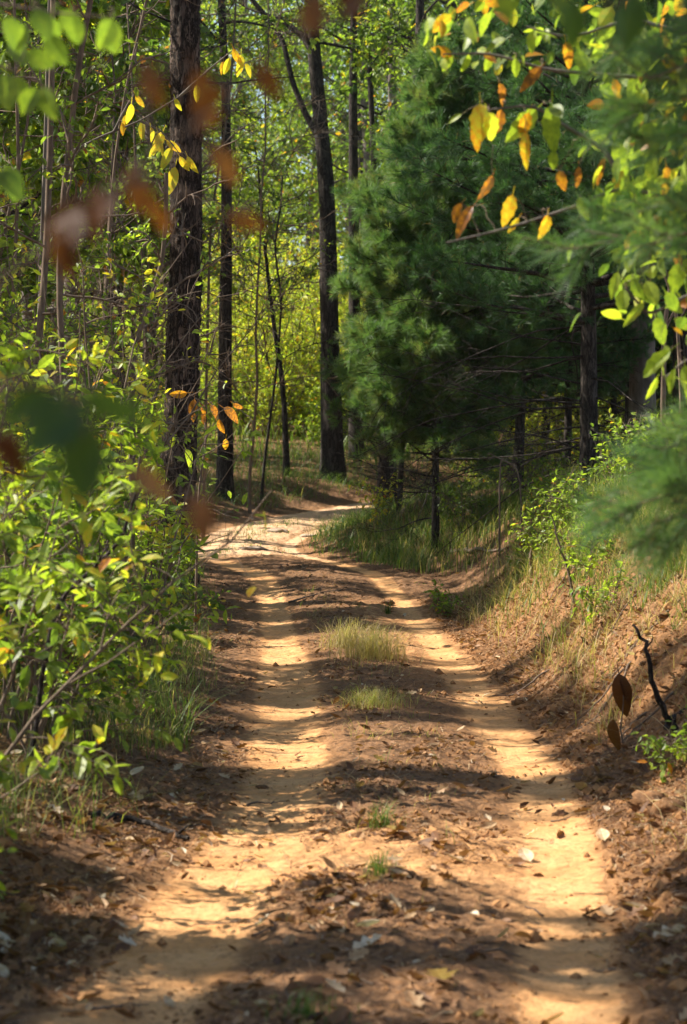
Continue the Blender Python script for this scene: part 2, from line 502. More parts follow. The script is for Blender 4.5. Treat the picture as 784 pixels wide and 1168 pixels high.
def duplicate(src, loc, rz=0.0, sc=1.0, label=None, group=None):
    c = src.copy(); COL.objects.link(c)
    c.location = tuple(float(q) for q in loc); c.rotation_euler = (0, 0, rz); c.scale = (sc, sc, sc)
    if label: c['label'] = label
    if group: c['group'] = group
    for ch in src.children:
        k = ch.copy(); COL.objects.link(k); k.parent = c
        for g in ch.children:
            e = g.copy(); COL.objects.link(e); e.parent = k
    return c


# ------------------------------------------------------------------ the ground
def build_ground():
    y = [-6.0]
    while y[-1] < 62:
        y.append(y[-1] + (.12 if y[-1] < 6 else max(.016, .0020 * y[-1])))
    while y[-1] < 420:
        y.append(y[-1] * 1.05)
    y = np.concatenate([[-60, -40, -25, -15, -9], y])
    xs = [0.0]
    while xs[-1] < 200:
        a = xs[-1]
        xs.append(a + (.021 if a < 1.9 else .035 if a < 3 else .035 * 1.06 ** ((a - 3) / .12) if a < 5 else a * .1))
    xs = np.array(xs); x = np.concatenate([-xs[::-1][:-1], xs])
    X, Yg = np.meshgrid(x, y)
    Z = H(X, Yg)
    nx, ny = len(x), len(y)
    V = np.stack([X, Yg, Z], -1).reshape(-1, 3)
    gx = np.gradient(Z, x, axis=1); gy = np.gradient(Z, y, axis=0)
    NRM = nrm(np.stack([-gx, -gy, np.ones_like(Z)], -1)).reshape(-1, 3)
    d = lateral(X, Yg); l, r = rut_mask(d, Yg)
    on = 1 - sstep(60, 66, Yg)
    far = sstep(33.5, 36, Yg)
    sand = np.clip(l * 1.0 + r * .85, 0, 1) * on
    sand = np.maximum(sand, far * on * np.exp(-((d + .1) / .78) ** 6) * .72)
    # more of the sand colour over two stretches of the track
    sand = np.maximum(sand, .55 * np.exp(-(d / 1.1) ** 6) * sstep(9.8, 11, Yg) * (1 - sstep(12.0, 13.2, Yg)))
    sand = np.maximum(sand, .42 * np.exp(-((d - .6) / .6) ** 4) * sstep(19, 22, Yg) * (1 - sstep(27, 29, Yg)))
    litter = np.clip(.55 + .4 * sstep(.95, 1.5, np.abs(d)) + .25 * np.exp(-(d / .4) ** 2) - .3 * sand, 0, 1)
    litter = np.where(d > 1, litter * (1 - .45 * sstep(1.2, 1.5, d) * (1 - sstep(2.2, 3.2, d)) * sstep(11, 15, Yg) * (1 - sstep(25, 28, Yg))), litter)
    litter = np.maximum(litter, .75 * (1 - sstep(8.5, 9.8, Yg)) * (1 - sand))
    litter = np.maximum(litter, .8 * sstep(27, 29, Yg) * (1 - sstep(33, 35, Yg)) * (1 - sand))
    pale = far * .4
    idx = np.arange(nx * ny).reshape(ny, nx)
    Q = np.stack([idx[:-1, :-1], idx[:-1, 1:], idx[1:, 1:], idx[1:, :-1]], -1)
    dc = lateral((X[:-1, :-1] + X[1:, 1:]) / 2, (Yg[:-1, :-1] + Yg[1:, 1:]) / 2)
    yc = (Yg[:-1, :-1] + Yg[1:, 1:]) / 2
    trail = (np.abs(dc + .06 * vnoise(yc * 1.5, yc * 0, 3)) < 1.12) & (yc < 66)
    bank = ~trail & (dc > 0) & (dc < 3.0) & (yc < 34) & (yc > 0)
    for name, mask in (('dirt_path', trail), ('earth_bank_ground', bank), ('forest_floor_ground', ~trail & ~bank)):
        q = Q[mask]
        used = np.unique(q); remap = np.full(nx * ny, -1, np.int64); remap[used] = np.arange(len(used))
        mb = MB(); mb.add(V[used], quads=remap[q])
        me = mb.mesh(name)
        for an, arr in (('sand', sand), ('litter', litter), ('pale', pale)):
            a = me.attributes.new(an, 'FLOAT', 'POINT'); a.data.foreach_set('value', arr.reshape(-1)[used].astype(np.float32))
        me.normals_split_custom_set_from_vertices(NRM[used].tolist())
        o = link(name, me, M_EARTH); o['kind'] = 'structure'


build_ground()


# ------------------------------------------------------------------ plants
def leaf_normals(n, up=1.0, noise=.7):
    v = noise * R.standard_normal((n, 3)); v[:, 2] += up
    return v


def tree_parts(base, height, r0, crown_lo=.35, spread=2.5, limbs=14, k2=5, k3=4, kl=9, leaf=.09, tint=(.45, .1), shape=LEAF_FAR,
               path=None, wob=.03, limb_up=.35, prune=True, droop=.35, thin=1.0, low_wider=True, bark_rough=.03, sides=9, limb_az=None, keepfn=None, taper=.25):
    """trunk path, MB trunk, MB branches, MB leaves, in world coordinates"""
    base = np.asarray(base, float)
    tr, br, lf = MB(), MB(), MB()
    if path is None:
        n = 14
        t = grow(base[None] - [0, 0, .15], [[0, 0, 1]], height, n, wob, .05)
    else:
        path = np.asarray(path, float)
        seg = np.concatenate([[0], np.cumsum(np.linalg.norm(np.diff(path, axis=0), axis=1))])
        n = 26
        s = np.linspace(0, seg[-1], n)
        t = np.stack([np.interp(s, seg, path[:, k]) for k in range(3)], -1)
        for _ in range(2):
            t[1:-1] = (t[:-2] + 2 * t[1:-1] + t[2:]) / 4
        t = t[None]
    s = np.linspace(0, 1, n)
    rt = r0 * ((1 - s) * (1 - taper) + taper) * (1 + .35 * np.exp(-s * 22))
    tubes(tr, t, rt[None], sides, rough=bark_rough)
    p, tn, tt = sample(t, limbs, crown_lo, .98, even=True)
    az = np.arange(limbs) * 2.4 + R.uniform(0, 6.28) if limb_az is None else R.uniform(limb_az[0], limb_az[1], limbs)
    el = limb_up + .25 * R.standard_normal(limbs)
    d = np.stack([np.cos(az), np.sin(az), np.tan(np.clip(el, -.6, 1.2))], -1)
    prof = np.sin(PI * np.clip((tt - crown_lo) / (1 - crown_lo) * .8 + .2, 0, 1)) if low_wider else np.ones(limbs)
    L = spread * (.35 + .65 * prof) * R.uniform(.7, 1.15, limbs)
    rl = np.interp(tt, s, rt) * .42
    b1 = grow(p, d, L, 8, .14, .03); rb = rad(limbs, 8, np.minimum(rl, L * .02 + .006), .006)
    if prune:
        kp = keep_lit(b1[:, 4], .8) & keep_lit(b1[:, 6], .8); b1, rb, L = b1[kp], rb[kp], L[kp]
    tubes(br, b1, rb, 5)
    p, tn, t2 = sample(b1, k2, .25, 1.0)
    b2 = grow(p, fork(tn, .8), np.repeat(L, k2) * R.uniform(.25, .5, len(p)), 6, .2, .02)
    if prune:
        b2 = b2[keep_lit(b2[:, 3])]
    tubes(br, b2, rad(len(b2), 6, .008 * thin + .002, .003 * thin), 4)
    p, tn, _ = sample(b2, k3, .25, 1.0)
    b3 = grow(p, fork(tn, .8), R.uniform(.18, .5, len(p)) * (spread / 2.5) ** .5, 4, .2, -.05)
    if prune and kl == 0:
        b3 = b3[keep_lit(b3[:, 2])]
    if kl > 0:
        if prune:
            kp = keep_lit(b3[:, 2]); b3 = b3[kp]
        if keepfn is not None:
            b3 = b3[keepfn(b3[:, 2])]
        tubes(br, b3, rad(len(b3), 4, .0035 * thin, .0015 * thin), 3)
        p, tn, _ = sample(b3, kl, .1, 1.0)
        x = fork(tn, .9) + np.array([0, 0, -droop])
        ti = np.repeat(np.clip(tint[0] + tint[1] * .8 * R.standard_normal(len(b3)), .02, .98), kl) + tint[1] * .6 * R.standard_normal(len(p))
        ti = np.where(R.random(len(p)) < .03, R.uniform(.75, .98, len(p)), ti)
        if prune:
            kp = keep_lit(p); p, x, ti = p[kp], x[kp], ti[kp]
        if keepfn is not None:
            kp = keepfn(p); p, x, ti = p[kp], x[kp], ti[kp]
        place(lf, shape, p, x, leaf_normals(len(p)), leaf * R.uniform(.6, 1.25, len(p)), np.clip(ti, .02, .99))
    else:
        tubes(br, b3, rad(len(b3), 4, .004 * thin, .0018 * thin), 3)
    return t, tr, br, lf


def tree(name, label, cat, base, height, r0, bark=None, group=None, leafmat=None, **kw):
    t, tr, br, lf = tree_parts(base, height, r0, **kw)
    o = thing(name, label, cat, base, group)
    part('trunk', tr, bark or M_GREYBARK, o)
    part('branches', br, bark or M_TWIG, o)
    if lf.n:
        part('crown', lf, leafmat or M_LEAF, o, smooth=False)
    return o


def needle_tufts(mb, twigs, per=44, length=.1, width=.004, tint=(.45, .12), lo=.25):
    p, tn, t = sample(twigs, per, lo, 1.0)
    d = fork(tn, .68, .4)
    d = nrm(d + np.array([0, 0, .05]))
    L = length * R.uniform(.65, 1.15, len(p))
    side = nrm(np.cross(d, R.standard_normal((len(p), 3)))) * width * .5
    bend = np.array([0, 0, -.12]) * L[:, None]
    v = np.stack([p - side, p + side, p + d * (L * .6)[:, None] + side * .8, p + d * (L * .6)[:, None] - side * .8, p + d * L[:, None] + bend * .5], 1)
    o = (np.arange(len(p)) * 5)[:, None]
    q = np.array([[0, 1, 2, 3]]) + o; tr = np.array([[3, 2, 4]]) + o
    ti = np.repeat(np.clip(tint[0] + tint[1] * R.standard_normal(len(twigs)), 0, .85), per)
    ti = np.where(R.random(len(p)) < .015, 1.0, ti)
    mb.add(v.reshape(-1, 3), quads=q, tris=tr, tint=np.repeat(ti, 5))


def pine(label, base, height, r0, crown_lo, spread, whorls=16, per=5, path=None, bark=None, dead=0, dens=1.0, length=.1, width=.005,
         tint=(.45, .12), up=.03, name='pine_tree', group=None, apex=.12, limb_fn=None, rexp=.8, sides=10, rise=.15, prune=True):
    base = np.asarray(base, float)
    tr, br, dm, nd = MB(), MB(), MB(), MB()
    if path is None:
        t = grow(base[None] - [0, 0, .2], [[0, 0, 1]], height + .2, 16, .015, .05)
    else:
        path = np.asarray(path, float)
        seg = np.concatenate([[0], np.cumsum(np.linalg.norm(np.diff(path, axis=0), axis=1))])
        s = np.linspace(0, seg[-1], 22)
        t = np.stack([np.interp(s, seg, path[:, k]) for k in range(3)], -1)
        for _ in range(2):
            t[1:-1] = (t[:-2] + 2 * t[1:-1] + t[2:]) / 4
        t = t[None]
    n = t.shape[1]; s = np.linspace(0, 1, n)
    rt = r0 * (1 - .88 * s) * (1 + .3 * np.exp(-s * 25))
    tubes(tr, t, rt[None], sides, rough=.03)
    k = whorls * per
    tt = np.repeat(np.linspace(crown_lo, .985, whorls), per) + R.uniform(-.012, .012, k)
    f = np.clip(tt * (n - 1), 0, n - 1.001); i = f.astype(int); f = (f - i)[:, None]
    p = t[0][i] * (1 - f) + t[0][i + 1] * f
    az = np.tile(np.arange(per) / per * 2 * PI, whorls) + np.repeat(R.uniform(0, 6.28, whorls), per) + R.uniform(-.4, .4, k)
    rel = np.clip((tt - crown_lo) / (1 - crown_lo), 0, 1)
    L = spread * (apex + (1 - apex) * (1 - rel) ** rexp) * R.uniform(.7, 1.12, k)
    if limb_fn is not None:
        L = L * limb_fn(az, rel)
    el = rise + .45 * rel + .12 * R.standard_normal(k)
    d = np.stack([np.cos(az) * np.cos(el), np.sin(az) * np.cos(el), np.sin(el)], -1)
    b1 = grow(p, d, L, 10, .07, up)
    tubes(br, b1, rad(k, 10, np.minimum(.012 * L + .006, np.interp(tt, s, rt) * .5), .004), 5)
    tw = []
    k2 = np.maximum(4, (L * 7 * dens).astype(int))
    for m in np.unique(k2):
        sel = k2 == m
        q, tn, ts = sample(b1[sel], int(m), .22, 1.0, even=True)
        l2 = np.repeat(L[sel], m) * (1.05 - ts) * .42 + .16
        b2 = grow(q, nrm(fork(tn, .85, .2, flat=.7) + [0, 0, .12]), l2 * R.uniform(.7, 1.2, len(q)), 6, .1, .04)
        tubes(br, b2, rad(len(b2), 6, .005, .0025), 3)
        tw.append(b2)
        k3 = 4
        q, tn, ts = sample(b2, k3, .15, .95)
        tw.append(grow(q, nrm(fork(tn, .75, .2, flat=.4) + [0, 0, .15]), R.uniform(.1, .26, len(q)), 6, .1, .05))
        tubes(br, tw[-1], rad(len(tw[-1]), 6, .003, .002), 3)
    tw.append(b1[:, 4:])
    for w in tw:
        if prune:
            w = w[keep_lit(w[:, 3])]
        needle_tufts(nd, w, int(52 * dens), length, width, tint, lo=.3)
    o = thing(name, label, 'pine', base, group)
    part('trunk', tr, bark or M_DARKBARK, o); part('branches', br, M_DARKBARK, o); part('crown', nd, M_NEEDLE, o, smooth=False)
    if dead:
        tt = R.uniform(.06, crown_lo + .05, dead); f = np.clip(tt * (n - 1), 0, n - 1.001); i = f.astype(int); f = (f - i)[:, None]
        p = t[0][i] * (1 - f) + t[0][i + 1] * f
        az = R.uniform(0, 2 * PI, dead)
        az[: dead // 2] = PI + R.uniform(-.7, .7, dead // 2)
        d = np.stack([np.cos(az), np.sin(az), R.uniform(-.25, .18, dead)], -1)
        b = grow(p, d, spread * R.uniform(.5, 1.0, dead), 10, .1, -.015)
        tubes(dm, b, rad(dead, 10, .014, .004), 5)
        q, tn, _ = sample(b, 7, .25, 1)
        b2 = grow(q, fork(tn, .7, .3), R.uniform(.2, .9, len(q)), 6, .16, 0); tubes(dm, b2, rad(len(b2), 6, .005, .002), 3)
        q, tn, _ = sample(b2, 4, .2, 1)
        b3 = grow(q, fork(tn, .7, .3), R.uniform(.1, .35, len(q)), 4, .16, 0); tubes(dm, b3, rad(len(b3), 4, .003, .0015), 3)
        part('dead_branches', dm, M_DARKBARK, o)
    return o


def shrub_parts(base, height, nstem, spread, leaf, tint, shape=LEAF_MID, k2=9, k3=4, kl=7, lean=.45, lo=.12, prune=False, droop=.3, keepfn=None, stemr=.012, gap=0.0):
    base = np.asarray(base, float)
    st, lf = MB(), MB()
    p0 = base + np.stack([R.normal(0, .12 * spread, nstem), R.normal(0, .12 * spread, nstem), np.full(nstem, -.06)], -1)
    az = R.uniform(0, 2 * PI, nstem)
    d = np.stack([np.cos(az) * lean, np.sin(az) * lean, np.ones(nstem)], -1)
    L = height * R.uniform(.65, 1.1, nstem)
    b1 = grow(p0, d, L, 9, .12, .03)
    if prune:
        kp = keep_lit(b1[:, 4]) & keep_lit(b1[:, 6]); kp[0] = True; b1, L = b1[kp], L[kp]; nstem = len(b1)
    tubes(st, b1, rad(nstem, 9, stemr * (L / 2.0) ** .5, .003), 5)
    p, tn, t = sample(b1, k2, lo, 1.0, even=True)
    l2 = spread * R.uniform(.35, .85, len(p)) * (1.1 - .6 * t)
    b2 = grow(p, nrm(fork(tn, 1.0) + [0, 0, .1]), l2, 7, .16, .0)
    if gap:
        b2 = b2[(R.random(len(b2)) > gap) & (vnoise(b2[:, 3, 0] * 1.6 + b2[:, 3, 2] * 1.3, b2[:, 3, 1] * 1.6 - b2[:, 3, 2] * 1.3, 7) > -.35)]
    tubes(st, b2, rad(len(b2), 7, .005, .002), 4)
    p, tn, _ = sample(b2, k3, .2, 1.0)
    b3 = grow(p, fork(tn, .8), R.uniform(.1, .32, len(p)), 4, .15, -.03); tubes(st, b3, rad(len(b3), 4, .0022, .0012), 3)
    if prune:
        b3 = b3[keep_lit(b3[:, 2])]
    p, tn, _ = sample(b3, kl, .05, 1.0)
    x = fork(tn, .95, flat=.5) + np.array([0, 0, -droop])
    ti = np.repeat(np.clip(tint[0] + tint[1] * .8 * R.standard_normal(len(b3)), .02, .97), kl) + tint[1] * .5 * R.standard_normal(len(p))
    ti = np.where(R.random(len(p)) < .025, R.uniform(.72, .97, len(p)), ti)
    if keepfn is not None:
        kp = keepfn(p); p, x, ti = p[kp], x[kp], ti[kp]
    place(lf, shape, p, x, leaf_normals(len(p), 1.0, .55), leaf * R.uniform(.55, 1.2, len(p)), np.clip(ti, .02, .99))
    return st, lf


def shrub(label, base, *a, name='shrub', cat='shrub', group=None, mat=None, **kw):
    st, lf = shrub_parts(base, *a, **kw)
    o = thing(name, label, cat, base, group)
    part('stems', st, M_TWIG, o); part('foliage', lf, mat or M_LEAF, o, smooth=False)
    return o


# ================================================================== named trees
def px_path(pts, Y):
    return np.array([P(a, b, Y) for a, b in pts])


def grounded(pts, Y):
    """path through photo points, its foot dropped into the ground"""
    w = px_path(pts, Y)
    z = float(H(w[0, 0], Y)) - .15
    return np.concatenate([[[w[0, 0] + (w[0, 0] - w[1, 0]) * .1, Y, min(z, w[0, 2] - .05)]], w])


def ext(path, dz, dx=0, dy=0):
    return np.concatenate([path, [path[-1] + [dx, dy, dz]]])


# big pine beside the path: ridged bark modelled in the trunk
def big_pine():
    Y = 28.0
    path = ext(grounded([(204, 612), (203, 560), (207, 450), (213, 300), (212, 150), (211, 0)], Y), 7.5, .1)
    base = path[0] + [0, 0, .15]
    seg = np.concatenate([[0], np.cumsum(np.linalg.norm(np.diff(path, axis=0), axis=1))])
    n, sides = 560, 44
    s = np.linspace(0, seg[-1], n)
    t = np.stack([np.interp(s, seg, path[:, k]) for k in range(3)], -1)
    k = np.hanning(41); k /= k.sum()
    for c in range(3):
        t[:, c] = np.convolve(np.pad(t[:, c], 20, mode='edge'), k, mode='valid')
    r = np.interp(s, [0, .6, 3, 8, seg[-1]], [.26, .21, .19, .155, .06])
    a = np.arange(sides) / sides * 2 * PI
    A, Sg = np.meshgrid(a, s)
    rid = np.abs(fbm(np.cos(A) * 3.2 + 7, Sg * 1.5 + np.sin(A) * 3.2, 3, 71))
    plate = vnoise(np.cos(A) * 5 + 3, Sg * 4.5 + np.sin(A) * 5, 77)
    rr = r[:, None] * (1 + .20 * np.minimum(rid * 2.2, .8) - .10 + .05 * plate + .03 * R.standard_normal(A.shape))
    v = t[:, None, :] + np.stack([rr * np.cos(A), rr * np.sin(A), 0 * A], -1)
    idx = np.arange(n * sides).reshape(n, sides)
    q = np.stack([idx[:-1], np.roll(idx, -1, 1)[:-1], np.roll(idx, -1, 1)[1:], idx[1:]], -1).reshape(-1, 4)
    mb = MB(); mb.add(v.reshape(-1, 3), quads=q)
    o = thing('pine_tree', 'tall pine with thick dark scaly bark standing at the path edge in the bushes', 'pine', base)
    part('trunk', mb, M_PINEBARK, o)
    # bare stubs and, above the picture, the crown
    st = MB()
    zs = np.array([2.6, 3.4, 4.1, 4.8, 5.6, 6.3, 6.9, 7.6]); k = len(zs)
    i = np.array([np.argmin(np.abs(t[:, 2] - z)) for z in zs])
    az = R.uniform(0, 6.28, k)
    b = grow(t[i], np.stack([np.cos(az), np.sin(az), R.uniform(-.1, .3, k)], -1), R.uniform(.4, 1.5, k), 8, .12, 0)
    tubes(st, b, rad(k, 8, .018, .005), 5)
    q, tn, _ = sample(b, 4, .3, 1); b2 = grow(q, fork(tn, .7), R.uniform(.15, .5, len(q)), 5, .2, 0); tubes(st, b2, rad(len(b2), 5, .006, .002), 3)
    part('dead_branches', st, M_DARKBARK, o)
    br, nd = MB(), MB()
    k = 36
    i = np.linspace(int(n * .56), n - 4, k).astype(int); az = np.arange(k) * 2.4
    b = grow(t[i], np.stack([np.cos(az), np.sin(az), np.full(k, .25)], -1), np.linspace(2.6, .8, k), 8, .1, .02); tubes(br, b, rad(k, 8, .03, .005), 5)
    q, tn, _ = sample(b, 9, .3, 1); b2 = grow(q, fork(tn, .8), R.uniform(.3, .8, len(q)), 6, .12, .03); tubes(br, b2, rad(len(b2), 6, .006, .003), 3)
    b2 = b2[keep_lit(b2[:, 3])]
    needle_tufts(nd, b2, 40, .13, .006)
    part('branches', br, M_DARKBARK, o); part('crown', nd, M_NEEDLE, o, smooth=False)


big_pine()

bare = dict(kl=0)
# trunk behind it
Y = 45
tree('forest_tree', 'slim dark trunk just behind the thick scaly pine, its foot in yellow green leaves', 'tree', ground_at(258, Y), 12, .15, bark=M_DARKBARK,
     path=ext(grounded([(257, 545), (257, 400), (259, 250), (258, 100), (252, 0)], Y), 4), crown_lo=.62, spread=2.2, limbs=12, leaf=.1, tint=(.5, .1))
# forked tree
Y = 50
fk = grounded([(380, 530), (377, 420), (375, 300), (373, 200), (364, 130), (363, 92), (356, 55), (356, 0)], Y)
t, tr, br, lf = tree_parts(ground_at(380, Y), 12, .235, path=ext(fk, 3, -.1), crown_lo=.66, spread=2.4, limbs=10, leaf=.1, tint=(.55, .12), taper=.4)
for pts, r in (([(372, 170), (350, 132), (334, 92), (322, 40), (302, 14), (270, -30)], .075), ([(358, 60), (345, 38), (325, 22), (300, 10), (262, -40)], .085)):
    q = px_path(pts, Y); q[:, 1] += np.linspace(0, .8, len(q))
    w = np.linspace(0, 1, 20); q = np.stack([np.interp(w, np.linspace(0, 1, len(q)), q[:, k]) for k in range(3)], -1)
    tubes(tr, q[None], rad(1, 20, r, r * .5), 7)
o = thing('forest_tree', 'black forked trunk with a bare side limb curving up, standing behind the grassy bend', 'tree', ground_at(380, Y))
part('trunk', tr, M_DARKBARK, o); part('branches', br, M_DARKBARK, o); part('crown', lf, M_LEAF, o, smooth=False)
Y = 54
tree('forest_tree', 'straight dark trunk directly beside the forked black trunk', 'tree', ground_at(406, Y), 13, .16, bark=M_DARKBARK,
     path=ext(grounded([(407, 527), (404, 300), (403, 100), (404, 0)], Y), 5), crown_lo=.6, spread=2.4, limbs=12, leaf=.1, tint=(.5, .1))
Y = 58
tree('forest_tree', 'thin leaning dark trunk between the straight trunk and the soft green pine', 'tree', ground_at(436, Y), 13, .115, bark=M_DARKBARK,
     path=ext(grounded([(440, 520), (432, 300), (427, 190), (421, 60), (419, 0)], Y), 5, -.2), crown_lo=.6, spread=2.4, limbs=12, leaf=.1, tint=(.5, .1))
Y = 62
tree('forest_tree', 'pale grey trunk rising behind the left shoulder of the green pine', 'tree', ground_at(450, Y), 16, .2, bark=M_GREYBARK,
     path=ext(grounded([(452, 515), (449, 200), (447, 0)], Y), 5), crown_lo=.7, spread=2.6, limbs=12, leaf=.1, tint=(.5, .1))
Y = 46
tree('forest_tree', 'dark trunk emerging above the pine crown, foot just left of the young pine stem', 'tree', ground_at(443, Y), 13, .17, bark=M_DARKBARK,
     path=ext(grounded([(442, 520), (446, 440), (462, 250), (478, 80), (480, 0)], Y), 4), crown_lo=.66, spread=2.2, limbs=10, leaf=.1, tint=(.5, .1))
for px, w, Y, lab in ((735, 31, 36, 'broad grey brown trunk with rough bark behind the yellowing overhanging branch'),
                      (781, 26, 33, 'dim brown trunk at the picture edge beyond the leafy bank'),
                      (603, 12, 62, 'pale bluish grey trunk glimpsed under the dead pine branches'),
                      (547, 8, 66, 'thinnest grey trunk glimpsed under the dead pine branches'),
                      (523, 11, 58, 'dim grey trunk glimpsed behind the thin young pine stem'),
                      (182, 9, 60, 'pale thin trunk beside the top of the thick scaly pine'),
                      (147, 7, 52, 'hair thin grey trunk in the tangle of bare twigs beside the thick pine'),
                      (327, 7, 50, 'thin dark sapling stem alone in the bright yellow green gap')):
    r = w / 2 * Y / FOC
    dim = lab.startswith(('thin dark', 'dim brown'))
    tree('forest_tree', lab, 'tree', ground_at(px, Y), 13 if w > 7 else 7, r * 1.1, bark=M_DARKBARK if dim else M_GREYBARK,
         path=ext(grounded([(px + R.uniform(-3, 3), 520), (px, 300), (px + R.uniform(-5, 5), 0)], Y), 4) if w > 7 else None, wob=.05,
         crown_lo=.5, spread=2.2 if w > 7 else 1.2, limbs=12, leaf=.1, tint=(.5, .1))

# the pines
b = on_ground(672, 520, 24, 40); Yp = 30.0; b = ground_at(672, Yp)
pine('dark pine with a stout black trunk and tiers of dead branches on the bank', b, 11, .125, .30, 3.0, whorls=17, per=5,
     path=[b - [0, 0, .2], P(672, 420, Yp), P(670, 250, Yp), P(668, 0, Yp), P(668, -130, Yp)], dead=26, dens=1.0, width=.0046, length=.13, tint=(.3, .12), up=.0, rise=.1)
b = ground_at(497, 33.0)
pine('young soft green pine with a full feathery crown and thin stem at the path bend', b, 7.5, .055, .20, 1.65, whorls=27, per=6, rexp=.62, prune=False, length=.135,
     path=[b - [0, 0, .1], P(497, 480, 33), P(500, 330, 33), P(512, 180, 33), P(524, 62, 33)], dead=8, dens=1.5, width=.0046, tint=(.70, .12), up=.02, apex=.22, rise=.12,
     limb_fn=lambda az, rel: np.minimum(1.05, .6 + 1.5 * rel) * (1.0 + .1 * np.sin(rel * 14)))
b = ground_at(590, 36.0)
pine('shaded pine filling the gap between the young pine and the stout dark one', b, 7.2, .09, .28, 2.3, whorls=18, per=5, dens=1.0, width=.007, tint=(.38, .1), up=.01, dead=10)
b = ground_at(455, 38.0)
pine('slim green pine tucked behind the feathery young pine', b, 5.2, .05, .3, 1.3, whorls=14, per=5, dens=.9, width=.007, tint=(.5, .12))

# ================================================================== background woods (shared meshes, one object per tree)
KINDS = []
for i, (h, spread, tint, lo, limbs, leaf) in enumerate([(15, 3.2, (.50, .10), .12, 30, .15), (17, 3.6, (.42, .10), .18, 30, .15), (12, 2.8, (.60, .08), .08, 30, .14),
                                                        (18, 3.4, (.36, .10), .25, 26, .15), (9, 2.4, (.55, .10), .06, 26, .12)]):
    o = tree('woodland_tree', 'x', 'tree', np.zeros(3), h, .12 + .01 * h / 2, bark=[M_GREYBARK, M_DARKBARK][i % 2], crown_lo=lo, spread=spread, limbs=limbs, k2=7, k3=5, kl=10,
             leaf=leaf, tint=tint, wob=.04, thin=1.6, prune=False)
    KINDS.append(o)
BG_LABEL = 'one of many slender trees with thin yellow green crowns deep in the woods'
BG_GROUP = 'trees deep in the woods'
spots = []
rr = np.random.default_rng(5)
for Y0, Y1, n in ((58, 70, 14), (70, 88, 18), (88, 112, 22), (112, 140, 24), (140, 175, 26)):
    half = 392 / FOC * Y1 * 1.45 + 2
    for k in range(n):
        y = rr.uniform(Y0, Y1); x = -half + 2 * half * (k + rr.uniform(.1, .9)) / n
        px = 392 + x / y * FOC
        if 240 < px < 395 and y < 105:
            continue
        v = np.array([x + 2.0, y - 64.0]); al = v @ np.array(SUN_AZ) / _n
        if x < 2 and -2 < al < 28 and abs(v[0] * SUN_AZ[1] / _n - v[1] * SUN_AZ[0] / _n) < 9:
            continue
        spots.append((x, y))
used = [False] * 5
for x, y in spots:
    k = int(rr.choice([0, 1, 2, 3, 4], p=[.25, .25, .2, .2, .1] if x < 0 else [.2, .3, .1, .35, .05]))
    loc = np.array([x, y, float(H(x, y)) - .1])
    rz, sc = rr.uniform(0, 6.28), rr.uniform(.85, 1.2)
    if not used[k]:
        used[k] = True; o = KINDS[k]; o.location = loc; o.rotation_euler = (0, 0, rz); o.scale = (sc,) * 3; tag(o, BG_LABEL, None, BG_GROUP)
    else:
        duplicate(KINDS[k], loc, rz, sc, BG_LABEL, BG_GROUP)

# understory saplings and bushes, Y 38..80
UND = []
for i, (h, sp, tint) in enumerate([(3.4, 1.4, (.64, .06)), (2.4, 1.3, (.60, .08)), (5.2, 1.6, (.66, .06)), (1.3, .8, (.5, .1))]):
    UND.append(shrub('x', np.zeros(3), h, 7, sp, .085, tint, shape=LEAF_FAR, k2=11, k3=5, kl=8, name='understory_bush', cat='bush', lo=.08))
us = [False] * 4
U_LABEL = 'one of many leafy yellow green bushes filling the sunny understory beyond the bend'
U_GROUP = 'bushes in the understory beyond the bend'
PB = bpy.data.objects['pine_tree.003']
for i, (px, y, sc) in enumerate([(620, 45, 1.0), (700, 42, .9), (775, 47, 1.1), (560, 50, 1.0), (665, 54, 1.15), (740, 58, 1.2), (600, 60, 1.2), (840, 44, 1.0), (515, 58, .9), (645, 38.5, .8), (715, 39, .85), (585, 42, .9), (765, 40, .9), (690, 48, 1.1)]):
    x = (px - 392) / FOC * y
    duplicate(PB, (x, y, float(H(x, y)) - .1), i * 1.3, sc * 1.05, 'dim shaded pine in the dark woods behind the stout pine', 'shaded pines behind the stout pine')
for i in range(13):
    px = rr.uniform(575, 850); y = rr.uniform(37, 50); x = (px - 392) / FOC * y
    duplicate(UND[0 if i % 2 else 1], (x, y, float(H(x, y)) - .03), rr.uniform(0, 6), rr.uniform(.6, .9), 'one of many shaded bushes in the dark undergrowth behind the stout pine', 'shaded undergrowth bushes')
for i in range(12):
    px = -90 + i * 25 + rr.uniform(-9, 9); y = rr.uniform(40, 58); x = (px - 392) / FOC * y
    tree('woodland_tree', BG_LABEL, 'tree', (x, y, float(H(x, y)) - .1), rr.uniform(12, 15), .16, bark=[M_GREYBARK, M_DARKBARK][i % 2], group=BG_GROUP, crown_lo=.22, spread=2.8, limbs=24, k2=6, k3=5, kl=8,
         leaf=.12, tint=([.36, .44, .5][i % 3], .1), wob=.04, thin=1.4)
for i in range(10):
    px = 520 + i * 36 + rr.uniform(-9, 9); y = rr.uniform(50, 68); x = (px - 392) / FOC * y
    duplicate(KINDS[[3, 1][i % 2]], (x, y, float(H(x, y)) - .1), rr.uniform(0, 6), rr.uniform(.8, 1.0), BG_LABEL, BG_GROUP)
